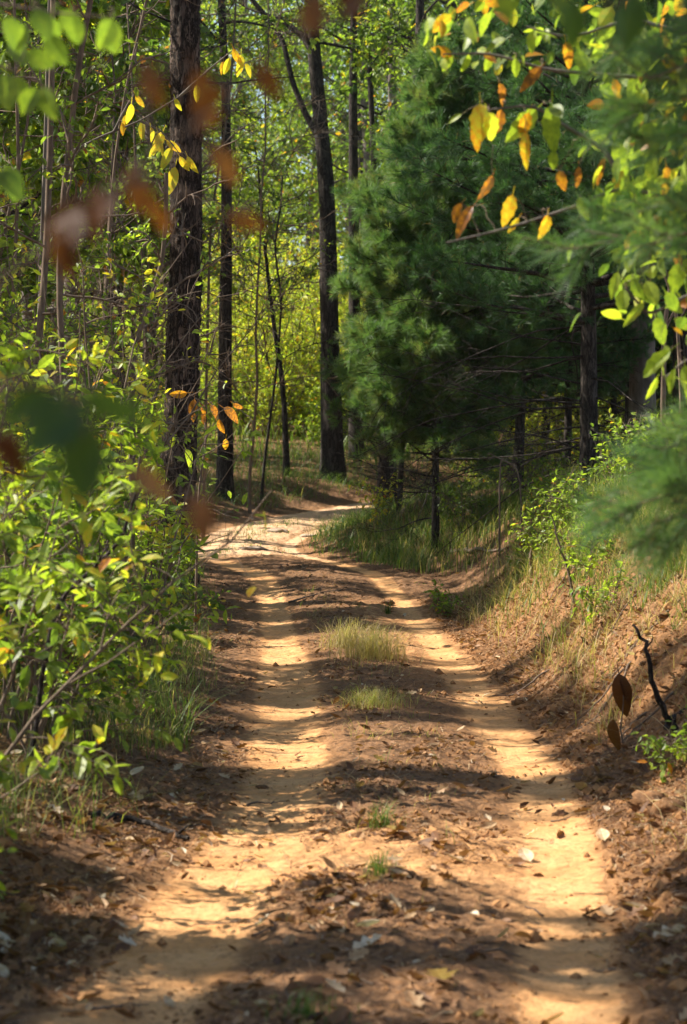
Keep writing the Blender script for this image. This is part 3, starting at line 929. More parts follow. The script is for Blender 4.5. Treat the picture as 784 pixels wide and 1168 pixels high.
# the far hillside of woods that closes the view
mb = MB(); nc = 3600
cyy = rr.uniform(112, 170, nc); cxx = rr.uniform(-1, 1, nc) * (392 / FOC * cyy * 1.7 + 3); czz = H(cxx, cyy, False) + 25 * rr.random(nc) ** 1.1
k = 70; cc = np.repeat(np.stack([cxx, cyy, czz], -1), k, 0) + R.normal(0, 1, (nc * k, 3)) * [1.0, 1.0, .75]
place(mb, LEAF_FAR, cc, R.standard_normal((nc * k, 3)) + [0, 0, -.4], leaf_normals(nc * k), R.uniform(.16, .34, nc * k), np.clip(np.repeat(R.normal(.54, .09, nc), k) + R.normal(0, .05, nc * k), .05, .9))
o = link('distant_woods', mb.mesh('distant_woods', False), M_LEAF); o['kind'] = 'stuff'
spots = []
for Y0, Y1, n in ((52, 58, 9), (58, 66, 14), (66, 78, 16), (78, 95, 18)):
    half = 392 / FOC * Y1 * 1.3 + 1.5
    for k in range(n):
        y = rr.uniform(Y0, Y1); x = -half + 2 * half * (k + rr.uniform(.1, .9)) / n
        if abs(float(lateral(x, y))) < 2 and y < 66:
            continue
        spots.append((x, y))
for i in range(44):
    px = 225 + 190 * rr.random(); y = rr.uniform(57, 82); spots.append(((px - 392) / FOC * y, y))
for x, y in spots:
    k = int(rr.integers(0, 4)); loc = np.array([x, y, float(H(x, y)) - .03]); rz, sc = rr.uniform(0, 6.28), rr.uniform(.8, 1.3)
    if not us[k]:
        us[k] = True; o = UND[k]; o.location = loc; o.rotation_euler = (0, 0, rz); o.scale = (sc,) * 3; tag(o, U_LABEL, None, U_GROUP)
    else:
        duplicate(UND[k], loc, rz, sc, U_LABEL, U_GROUP)

# ================================================================== trees over the thicket, left of the path: their crowns shade it
CAN = [(-7.5, 11.5, 13, 3.2), (-9.5, 17, 14, 3.6), (-6.8, 21.5, 12, 3.0), (-9.0, 28.6, 15, 3.6), (-6.5, 33, 13, 3.0), (-11, 36, 15, 3.6), (-5.0, 39, 12, 2.4),
       (-8.5, 5.5, 13, 3.4), (-12.5, 22, 15, 3.8), (-12, 12, 15, 3.6), (-8.0, 45, 14, 3.2), (-5.2, 15.5, 9, 2.4), (-13, 30, 15, 3.6), (-4.6, 27.5, 9, 2.0), (-4.3, 37.3, 11, 2.2), (-5.5, 10.5, 9, 2.2)]
for i, (x, y, h, sp) in enumerate(CAN):
    tree('canopy_tree', 'tall leafy tree standing in the thicket beside the path, crown above the picture', 'tree', (x, y, float(H(x, y))), h, .15,
         bark=[M_GREYBARK, M_DARKBARK][i % 2], group='trees standing in the thicket', crown_lo=.28, spread=sp, limbs=28, k2=7, k3=5, kl=13, leaf=.175, tint=(.45, .1), prune=True)
# ground on the right side off the picture
for i, (x, y, h, sp) in enumerate([(7.5, 20, 14, 3.2), (6.5, 31, 13, 2.8), (9.5, 38, 15, 3.4), (5.5, 42, 12, 2.6), (9, 48, 14, 3.2), (8.5, 12, 13, 3.0), (4.5, 48, 11, 2.2)]):
    tree('bank_tree', 'tall shaded tree on the high ground behind the pines', 'tree', (x, y, float(H(x, y))), h, .16,
         bark=[M_GREYBARK, M_DARKBARK][i % 2], group='trees on the high ground behind the pines', crown_lo=.22, spread=sp, limbs=24, k2=6, k3=5, kl=8, leaf=.13, tint=(.4, .1), prune=True)

# ================================================================== thin stems in the left thicket
def sight(p):
    """thin out leaves in front of the thick pine and the slim trunk, which stand in the open"""
    px = 392 + p[:, 0] / p[:, 1] * FOC; py = 530 - (p[:, 2] - CAM_H) / p[:, 1] * FOC
    a = (np.abs(px - 207) < 22) & (p[:, 1] < 28) & (py < 575)
    b = (np.abs(px - 257) < 14) & (p[:, 1] < 45) & (py < 530)
    c = (px > 226) & (px < 320) & (py > 535) & (py < 665) & (p[:, 1] < 36)
    return R.random(len(p)) > np.where(a, .8, np.where(c, .88, np.where(b, .6, 0)))


def stem(label, pts, Y, r, name='sapling', bark=None, limbs=16, spread=.8, leaf=.065, tint=(.47, .1), kl=4, top=1.5, lo=.3, k2=5, k3=4, **kw):
    path = ext(grounded(pts, Y), top)
    return tree(name, label, 'sapling', (path[0][0], Y, path[0][2] + .15), 5, r * .85, bark=bark or M_TWIG, path=path, crown_lo=lo, spread=spread, limbs=limbs, k2=k2, k3=k3, kl=kl, leaf=leaf,
                tint=tint, shape=LEAF_MID, prune=True, taper=.55, keepfn=sight, **kw)


stem('straight grey sapling stem nearest the picture edge, rising through the thicket', [(30, 640), (36, 480), (50, 330), (54, 280), (58, 140), (61, 0)], 20, .042)
stem('kinked grey sapling with a fork, in the thicket left of the thick pine', [(78, 640), (74, 450), (66, 330), (68, 280), (77, 168), (89, 117), (84, 66), (110, 0)], 17, .033)
stem('crooked sapling with a dark bent stem in front of the thick pine', [(150, 640), (151, 520), (150, 412), (163, 360), (184, 315), (190, 250)], 21, .04, kl=5, top=.4, lo=.4)
stem('thin bare sapling leaning out of the middle of the thicket', [(120, 640), (118, 420), (128, 200), (150, 60), (172, 0)], 23, .022, kl=2, limbs=20)
stem('slender twiggy sapling between the thick pine and the slim dark trunk', [(232, 600), (236, 420), (240, 250), (262, 120), (270, 0)], 38, .03, kl=3, limbs=18)
stem('thin curved sapling holding a few leaves over the bright gap', [(300, 540), (316, 420), (322, 340), (312, 280), (322, 230)], 46, .035, kl=2, limbs=12, spread=1.3, top=.5, bark=M_DARKBARK)
stem('bare twiggy sapling behind the kinked grey one', [(8, 600), (12, 400), (22, 200), (16, 0)], 26, .03, kl=2, limbs=22, spread=1.2)

for px, Yb, hh, lab in ((20, 27, 8.5, 'bare twiggy sapling at the edge of the picture behind the straight grey stem'), (112, 30, 9, 'bare grey sapling whose tangle of twigs fills the gap left of the yellow leaves'),
                        (165, 34, 9.5, 'bare grey sapling with twigs crossing just left of the thick scaly pine'), (285, 44, 11, 'bare grey sapling with fine twigs between the slim dark trunk and the forked one')):
    tree('bare_sapling', lab, 'sapling', ground_at(px, Yb), hh, .03, bark=M_TWIG, crown_lo=.15, spread=1.9, limbs=34, k2=6, k3=4, kl=0, wob=.08, thin=1.1, limb_up=.5)

BASES, TWIGS, LEAVES = {}, {}, {}


def twiglets(o, r=.0022):
    """a thin twig for each single leaf, which hangs from it"""
    pts = np.concatenate(TWIGS[o.name][1:] or TWIGS[o.name])
    for p, leaf in zip(BASES[o.name], LEAVES[o.name]):
        d = np.linalg.norm(pts - p, axis=1) + .6 * np.maximum(0, p[2] - pts[:, 2])
        q0 = pts[np.argmin(d)]; w = np.linspace(0, 1, 9)[:, None]
        q = q0 + (p - q0) * w + np.array([0, 0, .18 * np.linalg.norm(p - q0)]) * np.sin(w * PI) + R.normal(0, .04 * np.linalg.norm(p - q0) + .001, (9, 3)) * np.sin(w * PI)
        mb = MB(); tubes(mb, q[None], rad(1, 9, r, r * .5), 4)
        leaf.parent = part('twig', mb, M_TWIG, o)


# yellow-leaved branch across the thick pine
def hero_leaf(parent, px, py, Y, lpx, ang, tint, mat, lobes=0, curl=.15, width=.27, face=None, serr=0.0):
    """one leaf blade; ang: screen angle of its tip, 0 = right, 90 = down; its base is at the pixel"""
    p = P(px, py, Y); L = lpx * Y / FOC
    BASES.setdefault(parent.name, []).append(p)
    a = math.radians(ang)
    x = np.array([math.cos(a), R.uniform(-.35, .35), -math.sin(a)])
    nv = np.array([R.uniform(-.6, .6), -1.0, R.uniform(-.3, .7)]) if face is None else np.array(face, float)
    mb = MB(); place(mb, leaf_near(lobes, curl * R.uniform(.5, 1.6), width, fold=R.uniform(.1, .4), m=13 if lobes else 9, serr=serr), p, x, nv, L, tint)
    ob = part('leaf', mb, mat, parent, smooth=False)
    LEAVES.setdefault(parent.name, []).append(ob)
    return ob


def twig_obj(name, label, cat, base, paths, r0=.01, mat=None, sides=6, r1=.3):
    o = thing(name, label, cat, base)
    mb = MB()
    for j, pts in enumerate(paths):
        pts = np.asarray(pts, float); w = np.linspace(0, 1, 22)
        q = np.stack([np.interp(w, np.linspace(0, 1, len(pts)), pts[:, k]) for k in range(3)], -1)
        q[1:-1] += R.normal(0, .002, (20, 3))
        for _ in range(2):
            q[1:-1] = (q[:-2] + 2 * q[1:-1] + q[2:]) / 4
        TWIGS.setdefault(o.name, []).append(q)
        rr_ = r0 if j == 0 else r0 * .45
        tubes(mb, q[None], rad(1, 22, rr_, rr_ * r1), sides)
    part('stem', mb, mat or M_TWIG, o)
    return o


Y = 22.5
b = ground_at(40, Y)
o = twig_obj('yellow_leaved_sapling', 'grey sapling holding a spray of bright yellow leaves in front of the thick pine trunk', 'sapling', b,
             [[b - [0, 0, .1], P(42, 500, Y), P(46, 330, Y), P(52, 160, Y), P(56, 20, Y), P(60, -120, Y)],
              [P(50, 190, Y), P(110, 158, Y), P(160, 138, Y), P(205, 110, Y), P(240, 90, Y)], [P(160, 138, Y), P(185, 150, Y), P(205, 175, Y)],
              [P(205, 110, Y), P(240, 78, Y), P(268, 55, Y)], [P(130, 150, Y), P(145, 120, Y), P(155, 105, Y)]], .03, M_GREYBARK)
for px, py, l, a in [(196, 168, 36, 115), (205, 178, 32, 60), (186, 150, 30, 110), (180, 152, 28, 85), (200, 190, 38, 100), (214, 178, 32, 70), (190, 160, 26, 40), (172, 145, 26, 75),
                     (150, 118, 28, 95), (146, 130, 26, 110), (155, 108, 24, 60), (140, 140, 24, 90), (266, 55, 26, 70), (275, 62, 28, 90), (262, 66, 26, 110), (280, 72, 26, 60),
                     (255, 70, 24, 100), (200, 112, 24, 70), (225, 96, 22, 90), (163, 138, 24, 95), (193, 200, 24, 95), (176, 165, 22, 100)]:
    hero_leaf(o, px, py, Y + R.uniform(-.15, .15), l * R.uniform(.6, .95), a, R.uniform(.72, .84), M_LEAF, width=.2, curl=.3)
twiglets(o, .0035)

Y = 24.0
b = ground_at(222, Y)
o = twig_obj('orange_leaved_sapling', 'thin sapling with a few rusty orange leaves right beside the foot of the thick pine', 'sapling', b,
             [[b - [0, 0, .1], P(226, 560, Y), P(236, 500, Y), P(232, 460, Y), P(215, 448, Y)], [P(236, 500, Y), P(250, 470, Y), P(272, 462, Y)], [P(230, 540, Y), P(200, 500, Y), P(180, 470, Y)]], .014, M_TWIG)
for px, py, l, a, ti in [(222, 455, 30, 100, .88), (228, 460, 26, 60, .86), (214, 448, 26, 170, .84), (240, 462, 28, 50, .93), (255, 465, 30, 30, .95), (266, 460, 26, 40, .9), (250, 478, 26, 80, .86), (258, 500, 24, 95, .8),
                         (234, 470, 24, 110, .9), (200, 498, 26, 120, .6), (186, 478, 24, 150, .62), (212, 512, 26, 60, .58)]:
    hero_leaf(o, px, py, Y + R.uniform(-.15, .15), l * R.uniform(.55, .95), a, min(.95, ti + .04), M_LEAF, width=.22, curl=.4)
twiglets(o, .0035)

# ================================================================== left thicket
THK = [(2.4, .9, (.58, .09), .095), (1.9, .8, (.47, .09), .11), (3.0, 1.0, (.62, .08), .07), (1.1, .6, (.50, .12), .075), (3.9, 1.1, (.53, .10), .085)]
TH_GROUP = 'leafy shrubs of the thicket beside the path'
TH_LABEL = 'leafy yellow green shrub of the dense thicket beside the rutted path'
tsp = [(-1.75, 9.9, 0, 0), (-1.95, 11.2, 0, 0), (-2.0, 12.9, 1, 0), (-2.5, 11.9, 4, 0), (-1.62, 9.3, 3, 0), (-1.7, 12.8, 3, 0), (-1.72, 14.4, 3, 0), (-1.85, 10.6, 1, 0), (-1.75, 11.8, 3, 1), (-2.15, 12.4, 0, 0), (-1.85, 13.6, 1, 1), (-2.4, 14.8, 2, 0), (-1.75, 15.4, 3, 0), (-2.0, 17.0, 0, 0), (-1.85, 19.0, 1, 0),
       (-2.7, 18.5, 2, 0), (-1.75, 21.0, 0, 0), (-2.6, 22.5, 4, 0), (-1.85, 23.4, 1, 0), (-1.75, 25.6, 3, 0), (-2.4, 26.4, 0, 0), (-2.2, 29.5, 1, 0), (-3.4, 16.0, 4, 0), (-3.6, 20.5, 4, 1),
       (-3.8, 25.0, 2, 0), (-3.3, 13.0, 4, 0), (-4.2, 30.0, 4, 0), (-3.0, 32.0, 2, 0), (-4.6, 18.0, 4, 0), (-2.9, 36.0, 0, 0), (-3.8, 38.5, 2, 0), (-4.9, 34.0, 4, 0), (-2.6, 11.0, 2, 0),
       (-3.6, 43.0, 0, 0), (-5.3, 42.0, 4, 0), (-1.9, 14.3, 0, 0), (-2.1, 16.0, 2, 0), (-2.0, 20.2, 2, 0), (-2.3, 13.2, 4, 0), (-2.9, 15.6, 4, 0), (-2.15, 24.4, 0, 0), (-2.9, 28, 4, 0), (-2.8, 9.2, 2, 0), (-6.0, 26.0, 4, 0), (-6.5, 37, 4, 0), (-2.1, 8.0, 1, 0), (-4.4, 10, 4, 0)]
for x, y, k, _ in tsp:
    h, sp, tint, leaf = THK[k]; q = rr.uniform(.9, 1.15)
    shrub(TH_LABEL, np.array([x, y, float(H(x, y))]), h * q, 7, sp * q, leaf, tint, k2=13, k3=4, kl=5, gap=.12, keepfn=sight, name='thicket_shrub', lo=.1, lean=.3 if h < 2.2 else .15, prune=True, group=TH_GROUP)

# bushes and seedlings on the right bank and under the pines
for px, Y, h, n, sp, leaf, tint, lab in [
        (700, 25, .8, 6, .5, .07, (.50, .08), 'low sunlit pale green bush on the bank top beside the stout black trunk'),
        (745, 23, 1.0, 6, .55, .07, (.48, .08), 'taller sunlit bush with pale green leaves on the bank behind the blurred pine spray'),
        (775, 27, 1.1, 5, .6, .07, (.44, .08), 'bush on the bank crest below the dim brown trunk'),
        (655, 24, .5, 5, .35, .06, (.50, .08), 'small weedy bush at the foot of the black pine trunk'),
        (690, 19, .45, 2, .16, .07, (.50, .06), 'small green seedling rooted on the sunlit bank slope'),
        (625, 24, .6, 3, .25, .07, (.52, .06), 'upright sunlit seedling at the front of the bank crest'),
        (652, 22, .55, 3, .25, .07, (.54, .06), 'sunlit seedling with pale leaves in the middle of the bank crest'),
        (676, 20.5, .6, 3, .25, .075, (.5, .06), 'tall thin seedling on the bank crest nearest the pine spray'),
        (632, 27, .8, 4, .35, .07, (.5, .06), 'leafy sunlit bush behind the bank crest seedlings'),
        (600, 26, .45, 3, .25, .065, (.46, .08), 'green seedling at the top corner of the bare bank'),
        (510, 26.5, .35, 2, .15, .07, (.45, .06), 'tiny bright green seedling on bare soil below the young pine'),
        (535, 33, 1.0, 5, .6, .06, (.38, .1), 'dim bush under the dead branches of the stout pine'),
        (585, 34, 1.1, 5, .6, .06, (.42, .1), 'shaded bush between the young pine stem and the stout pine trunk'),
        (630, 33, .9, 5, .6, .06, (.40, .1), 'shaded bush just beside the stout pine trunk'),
        (440, 36.5, .9, 4, .4, .07, (.66, .1), 'small bush with yellowing leaves at the bend beside the young pine'),
        (768, 13.2, .32, 2, .14, .06, (.48, .06), 'green weed at the eroded edge beside the crooked root')]:
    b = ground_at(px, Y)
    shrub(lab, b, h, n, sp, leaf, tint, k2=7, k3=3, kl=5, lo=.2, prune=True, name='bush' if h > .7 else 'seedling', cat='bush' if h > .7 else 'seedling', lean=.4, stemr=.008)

# ================================================================== overhanging sapling with orange, yellow and green leaves
Y = 10.0
b = ground_at(905, Y)
paths = [[b - [0, 0, .1], P(900, 560, Y), P(885, 330, Y), P(870, 130, Y), P(850, -60, Y), P(820, -260, Y)],
         [P(880, 280, Y), P(800, 240, Y), P(711, 210, Y), P(660, 235, Y), P(588, 258, Y), P(509, 277, Y)],
         [P(870, 130, Y), P(784, 90, Y), P(700, 86, Y), P(624, 80, Y), P(560, 60, Y), P(505, 62, Y)],
         [P(711, 210, Y), P(690, 170, Y), P(655, 150, Y), P(610, 120, Y), P(560, 125, Y)],
         [P(885, 330, Y), P(800, 330, Y), P(740, 360, Y), P(715, 330, Y)],
         [P(860, 40, Y), P(790, 40, Y), P(720, 20, Y), P(650, 45, Y), P(600, 30, Y)],
         [P(880, 280, Y), P(820, 180, Y), P(760, 160, Y), P(710, 150, Y)],
         [P(893, 400, Y), P(840, 400, Y), P(785, 410, Y), P(760, 430, Y)]]
o = twig_obj('overhanging_sapling', 'sapling on the bank reaching bare pale twigs with orange and lime leaves over the path', 'sapling', b, paths, .028, M_GREYBARK, r1=.35)
HL = [(645, 48, 34, 80, .86), (630, 118, 56, 95, .52), (612, 125, 50, 120, .55), (604, 128, 46, 110, .86), (600, 150, 40, 95, .82), (633, 172, 36, 100, .56), (638, 195, 22, 90, .9),
      (572, 125, 44, 95, .93), (570, 95, 36, 80, .95), (548, 118, 42, 95, .78), (545, 140, 34, 100, .84), (556, 128, 38, 70, .66), (527, 130, 30, 150, .58), (585, 222, 36, 90, .82),
      (592, 248, 28, 120, .8), (540, 235, 44, 140, .95), (527, 232, 40, 130, .93), (562, 200, 34, 110, .97), (625, 245, 34, 90, .84), (660, 225, 30, 60, .55), (618, 76, 36, 120, .96),
      (588, 66, 34, 100, .56), (590, 62, 26, 130, .5), (690, 82, 36, 90, .52), (700, 90, 30, 60, .86), (672, 150, 34, 30, .58), (660, 190, 30, 80, .95), (690, 180, 30, 100, .93),
      (705, 310, 46, 110, .58), (712, 330, 40, 95, .55), (722, 318, 40, 60, .5), (735, 345, 46, 120, .6), (748, 362, 40, 80, .52), (700, 160, 46, 75, .5), (728, 162, 44, 100, .55),
      (745, 175, 46, 110, .6), (760, 190, 40, 70, .85), (715, 210, 40, 90, .55), (740, 235, 40, 100, .6), (765, 240, 36, 90, .83), (722, 262, 40, 60, .56), (755, 270, 40, 110, .6),
      (775, 300, 40, 95, .55), (650, 40, 32, 60, .56), (610, 34, 30, 110, .6), (560, 62, 28, 90, .58), (535, 62, 26, 100, .6), (515, 60, 26, 120, .6), (770, 420, 40, 110, .55), (765, 400, 46, 150, .56),
      (780, 430, 36, 70, .5), (750, 430, 40, 120, .62)]
for px, py, l, a, ti in HL:
    hero_leaf(o, px, py, Y + R.uniform(-.2, .2), l * R.uniform(.6, 1.02), a + R.uniform(-15, 15), ti, M_LEAF, width=R.uniform(.14, .3), curl=.6 if ti > .8 else .22, serr=.1)
twiglets(o, .0022)
lf = MB(); n = 420
q = np.array([P(*R.multivariate_normal([775, 190], [[42 ** 2, 0], [0, 105 ** 2]]), Y + R.uniform(-.5, .6)) for _ in range(n)])
n2 = 110
q = np.concatenate([q, [P(R.uniform(480, 780), R.uniform(-10, 75), Y + R.uniform(-.4, .6)) for _ in range(n2)]]); n += n2
x = R.standard_normal((n, 3)) * .6 + [-.2, 0, -.7]
place(lf, leaf_near(0, .15, .27, m=7), q, x, leaf_normals(n, .6, .8), R.uniform(.05, .12, n), np.where(R.random(n) < .12, R.uniform(.78, .95, n), R.normal(.52, .09, n)))
part('foliage', lf, M_LEAF, o, smooth=False)

# pale bare stems at the picture edge
for pts, Y, r, lab in (([(756, 560), (757, 470), (757, 380), (764, 330)], 25, .036, 'thin bare stick of a sapling standing on the bank nearer the broad trunk'),
                       ([(779, 540), (777, 440), (773, 370), (768, 330)], 24, .026, 'thin pale bare stick at the picture edge above the bank')):
    path = grounded(pts, Y); b = path[0]
    twig_obj('bare_sapling', lab, 'sapling', b, [path, [path[-2], path[-2] + [.15, .05, .3]], [path[-1], path[-1] + [-.1, 0, .25]]], r, M_TWIG, r1=.6)

# ================================================================== near plants, out of focus
# oak sapling with brown leaves beside the camera
Y = 2.6
b = np.array([-.66, Y, float(H(-.66, Y))])
o = twig_obj('oak_sapling', 'oak sapling close by with hanging rust brown leaves, blurred across the tall pine', 'sapling', b,
             [[b - [0, 0, .05], [-.60, Y, .8], [-.56, Y, 1.5], [-.50, Y, 1.9], [-.46, Y, 2.4]],
              [[-.53, Y, 1.75], P(-30, 330, Y), P(60, 280, Y), P(120, 225, Y), P(175, 180, Y), P(235, 130, Y), P(305, 85, Y)],
              [P(120, 225, Y), P(160, 205, Y), P(200, 175, Y), P(262, 180, Y)], [P(175, 180, Y), P(170, 140, Y), P(165, 95, Y)], [P(160, 205, Y), P(220, 225, Y), P(275, 245, Y)],
              [[-.57, Y, 1.5], P(-60, 470, Y), P(20, 500, Y)], [P(-60, 470, Y), P(60, 480, Y), P(150, 545, Y), P(225, 570, Y)]], .006, M_TWIG)
for px, py, l, a, ti in [(165, 72, 62, 70, .5), (222, 80, 80, 65, .5), (232, 105, 55, 100, .35), (292, 72, 56, 55, .45), (240, 170, 62, 45, .55), (262, 246, 50, 20, .5), (290, 250, 20, 60, .4), (150, 190, 60, 80, .45), (115, 215, 75, 110, .3),
                         (95, 250, 60, 130, .3), (75, 275, 50, 80, .35), (160, 212, 50, 60, .4), (180, 235, 40, 70, .5), (135, 225, 55, 150, .25), (100, 235, 70, 160, .35), (60, 262, 60, 70, .5),
                         (222, 565, 62, 80, .6), (238, 572, 50, 95, .5), (5, 490, 70, 75, .3), (-6, 500, 60, 45, .4), (150, 535, 62, 35, .9)]:
    hero_leaf(o, px, py, Y + R.uniform(-.06, .06), l * .88, a, ti, M_BROWNLEAF, lobes=3, width=.24, curl=.2)
# broad green leaves of a near seedling tree
Y = 1.9
b = np.array([-.5, Y + .15, float(H(-.5, Y + .15))])
o = twig_obj('leafy_sapling', 'near sapling with a few broad green leaves, blurred in front of the thicket', 'sapling', b,
             [[b - [0, 0, .05], [-.48, Y + .1, .9], [-.42, Y, 1.6], P(-20, 440, Y), P(60, 430, Y), P(100, 455, Y)], [P(60, 430, Y), P(90, 470, Y), P(105, 500, Y)]], .006, M_TWIG)
for px, py, l, a, ti, w in [(95, 455, 95, 135, .08, .32), (105, 480, 100, 100, .06, .32), (90, 450, 85, 20, .2, .22), (60, 445, 70, 150, .1, .28)]:
    hero_leaf(o, px, py, Y, l, a, ti, M_LEAF, width=w, curl=.1)
# brown leaves hanging in from above
Y = 2.8
b = np.array([.62, Y, float(H(.62, Y))])
o = twig_obj('oak_sapling', 'pale twigged oak sapling dangling two blurred brown leaves into the top of the picture', 'sapling', b,
             [[b - [0, 0, .05], [.64, Y, 1.0], [.6, Y, 2.0], [.5, Y, 2.6], [.3, Y, 2.62], P(470, -60, Y), P(400, 20, Y), P(340, 34, Y)], [P(420, -10, Y), P(395, -10, Y)]], .006, M_GREYBARK)
for px, py, l, a, ti in [(358, -6, 46, 85, .6), (352, 4, 36, 100, .8), (392, -16, 40, 80, .4), (402, -20, 40, 70, .35)]:
    hero_leaf(o, px, py, Y, l, a, ti, M_BROWNLEAF, lobes=3, width=.28)
# green leaves from above, nearer the pine spray
Y = 3.6
b = np.array([.95, Y, float(H(.95, Y))])
o = twig_obj('leafy_sapling', 'near sapling whose broad dark green leaves hang blurred from the top of the picture', 'sapling', b,
             [[b - [0, 0, .05], [.95, Y, 1.2], [.9, Y, 2.2], [.75, Y, 2.68], P(760, -60, Y), P(660, -30, Y), P(570, -25, Y)], [P(760, -60, Y), P(730, -10, Y), P(700, 10, Y)]], .007, M_TWIG)
for px, py, l, a, ti, w in [(570, -18, 46, 75, .5, .26), (628, -20, 46, 65, .35, .26), (650, 0, 56, 80, .12, .3), (705, 5, 56, 70, .1, .3), (722, -8, 56, 85, .08, .3)]:
    hero_leaf(o, px, py, Y + R.uniform(-.1, .1), l, a, ti, M_LEAF, width=w)
# bright green leaves top corner
Y = 6.2
b = np.array([-1.25, Y, float(H(-1.25, Y))])
o = twig_obj('leafy_sapling', 'sapling with lime green rounded leaves in the top corner above the thicket', 'sapling', b,
             [[b - [0, 0, .05], [-1.25, Y, 1.2], [-1.2, Y, 2.2], [-1.1, Y, 2.9], [-.95, Y, 3.3]], [[-1.15, Y, 2.6], P(-60, 60, Y), P(20, 80, Y), P(60, 105, Y)],
              [[-1.1, Y, 2.85], P(-30, 0, Y), P(60, 15, Y), P(125, 20, Y)], [[-1.2, Y, 2.4], P(-40, 190, Y), P(10, 200, Y)]], .014, M_TWIG)
for px, py, l, a, ti in [(5, 84, 44, 80, .5), (14, 88, 38, 60, .5), (50, 98, 42, 75, .5), (42, 100, 36, 120, .48), (118, 20, 44, 70, .46), (128, 22, 38, 110, .44), (40, 10, 40, 60, .42), (60, 20, 38, 95, .42), (30, 28, 36, 120, .4),
                         (5, 20, 44, 60, .42), (70, 12, 36, 50, .45), (8, 190, 40, 70, .4), (-4, 196, 44, 40, .35), (15, 40, 40, 70, .42), (55, 40, 40, 60, .42), (82, 16, 36, 80, .42), (30, 60, 36, 30, .44)]:
    hero_leaf(o, px, py, Y + R.uniform(-.15, .15), l, a, ti, M_LEAF, width=.32)


def near_pine():
    Y = 7.2
    b = np.array([1.62, Y, float(H(1.25, Y))])
    o = thing('pine_sapling', 'near pine sapling whose soft needle sprays poke in blurred over the bank', 'pine', b)
    tr, br, nd = MB(), MB(), MB()
    t = np.array([b - [0, 0, .1], [1.61, Y, 1.6], [1.58, Y + .05, 2.4], [1.58, Y, 3.6]])
    w = np.linspace(0, 1, 14); t = np.stack([np.interp(w, np.linspace(0, 1, 4), t[:, k]) for k in range(3)], -1)
    tubes(tr, t[None], rad(1, 14, .028, .008), 8)
    ends = [(724, 545), (730, 605), (752, 515), (745, 565), (770, 540), (760, 622), (780, 590), (712, 580),  (648, 285), (690, 255), (740, 280), (715, 130), (740, 90), (700, 60), (770, 160), (760, 60), (725, 165)]
    for a, c in ends:
        e = P(a, c, Y + R.uniform(-.25, .2)); st = np.array([1.6, Y, e[2] - R.uniform(0, .12)])
        w = np.linspace(0, 1, 12)[:, None]
        q = st + (e - st) * w + np.array([0, 0, .10]) * np.sin(w * PI)
        tubes(br, q[None], rad(1, 12, .008, .003), 5)
        s, tn, _ = sample(q[None], 12, .35, 1)
        b2 = grow(s, nrm(fork(tn, .7, .2) + [-.2, 0, .1]), R.uniform(.06, .2, len(s)), 6, .08, .03); tubes(br, b2, rad(12, 6, .003, .002), 4)
        needle_tufts(nd, b2, 75, .11, .0022, (.62, .12), lo=0.0)
        needle_tufts(nd, q[None][:, 5:], 140, .105, .002, (.58, .1), lo=0.0)
    part('trunk', tr, M_TWIG, o); part('branches', br, M_TWIG, o); part('crown', nd, M_NEEDLE, o, smooth=False)


near_pine()


for nm in list(BASES):
    ob = bpy.data.objects[nm]
    if not any(c.name.split('.')[0] == 'twig' for c in ob.children) and nm in TWIGS and not nm.startswith('dead'):
        twiglets(ob, .0011)

# ================================================================== grass
def blades(mb, pts, h, w, tint, lean=.5, nseg=3):
    n = len(pts)
    az = R.uniform(0, 2 * PI, n); d = np.stack([np.cos(az), np.sin(az), 0 * az], -1)
    side = np.stack([-np.sin(az), np.cos(az), 0 * az], -1)
    h = np.broadcast_to(h, (n,)) * R.uniform(.5, 1.2, n); w = np.broadcast_to(w, (n,)) * R.uniform(.7, 1.3, n)
    ln_ = lean * R.uniform(.2, 1.6, n)
    rows = []
    for s in (0, .4, .75):
        c = pts + d * (ln_ * h * s * s)[:, None] + np.array([0, 0, 1]) * (h * s * (1 - .25 * ln_ * s))[:, None]
        ww = side * (w * (1 - .55 * s) * .5)[:, None]
        rows += [c - ww, c + ww]
    rows.append(pts + d * (ln_ * h)[:, None] + np.array([0, 0, 1]) * (h * (1 - .25 * ln_))[:, None])
    v = np.stack(rows, 1); o = (np.arange(n) * 7)[:, None]
    q = np.concatenate([np.array([[0, 1, 3, 2]]) + o, np.array([[2, 3, 5, 4]]) + o]); t = np.array([[4, 5, 6]]) + o
    mb.add(v.reshape(-1, 3), quads=q, tris=t, tint=np.repeat(np.clip(tint, 0, 1), 7))


def scatter(n, x0, x1, y0, y1, dens):
    """points on the terrain, thinned by dens(x,y,d)"""
    x = R.uniform(x0, x1, n); y = R.uniform(y0, y1, n); d = lateral(x, y)
    k = R.random(n) < dens(x, y, d)
    x, y = x[k], y[k]
    return np.stack([x, y, H(x, y) - .01], -1)


def grass_patch(name, pts, h, w, t, ts, lean=.6):
    mb = MB()
    blades(mb, pts, h, w, R.normal(t, ts, len(pts)), lean)
    o = link(name, mb.mesh(name, False), M_GRASS); o['kind'] = 'stuff'
    return o


cl = lambda x, y, s, sd: sstep(-.15, .45, fbm(x * s, y * s, 2, sd))
# verge along the thicket
grass_patch('verge_grass', scatter(26000, -2.8, -.8, 8, 33, lambda x, y, d: cl(x, y, 1.6, 81) * sstep(1.28, 1.6, -d) * (1 - sstep(2.1, 2.9, -d))), .34, .005, .6, .2, 1.0)
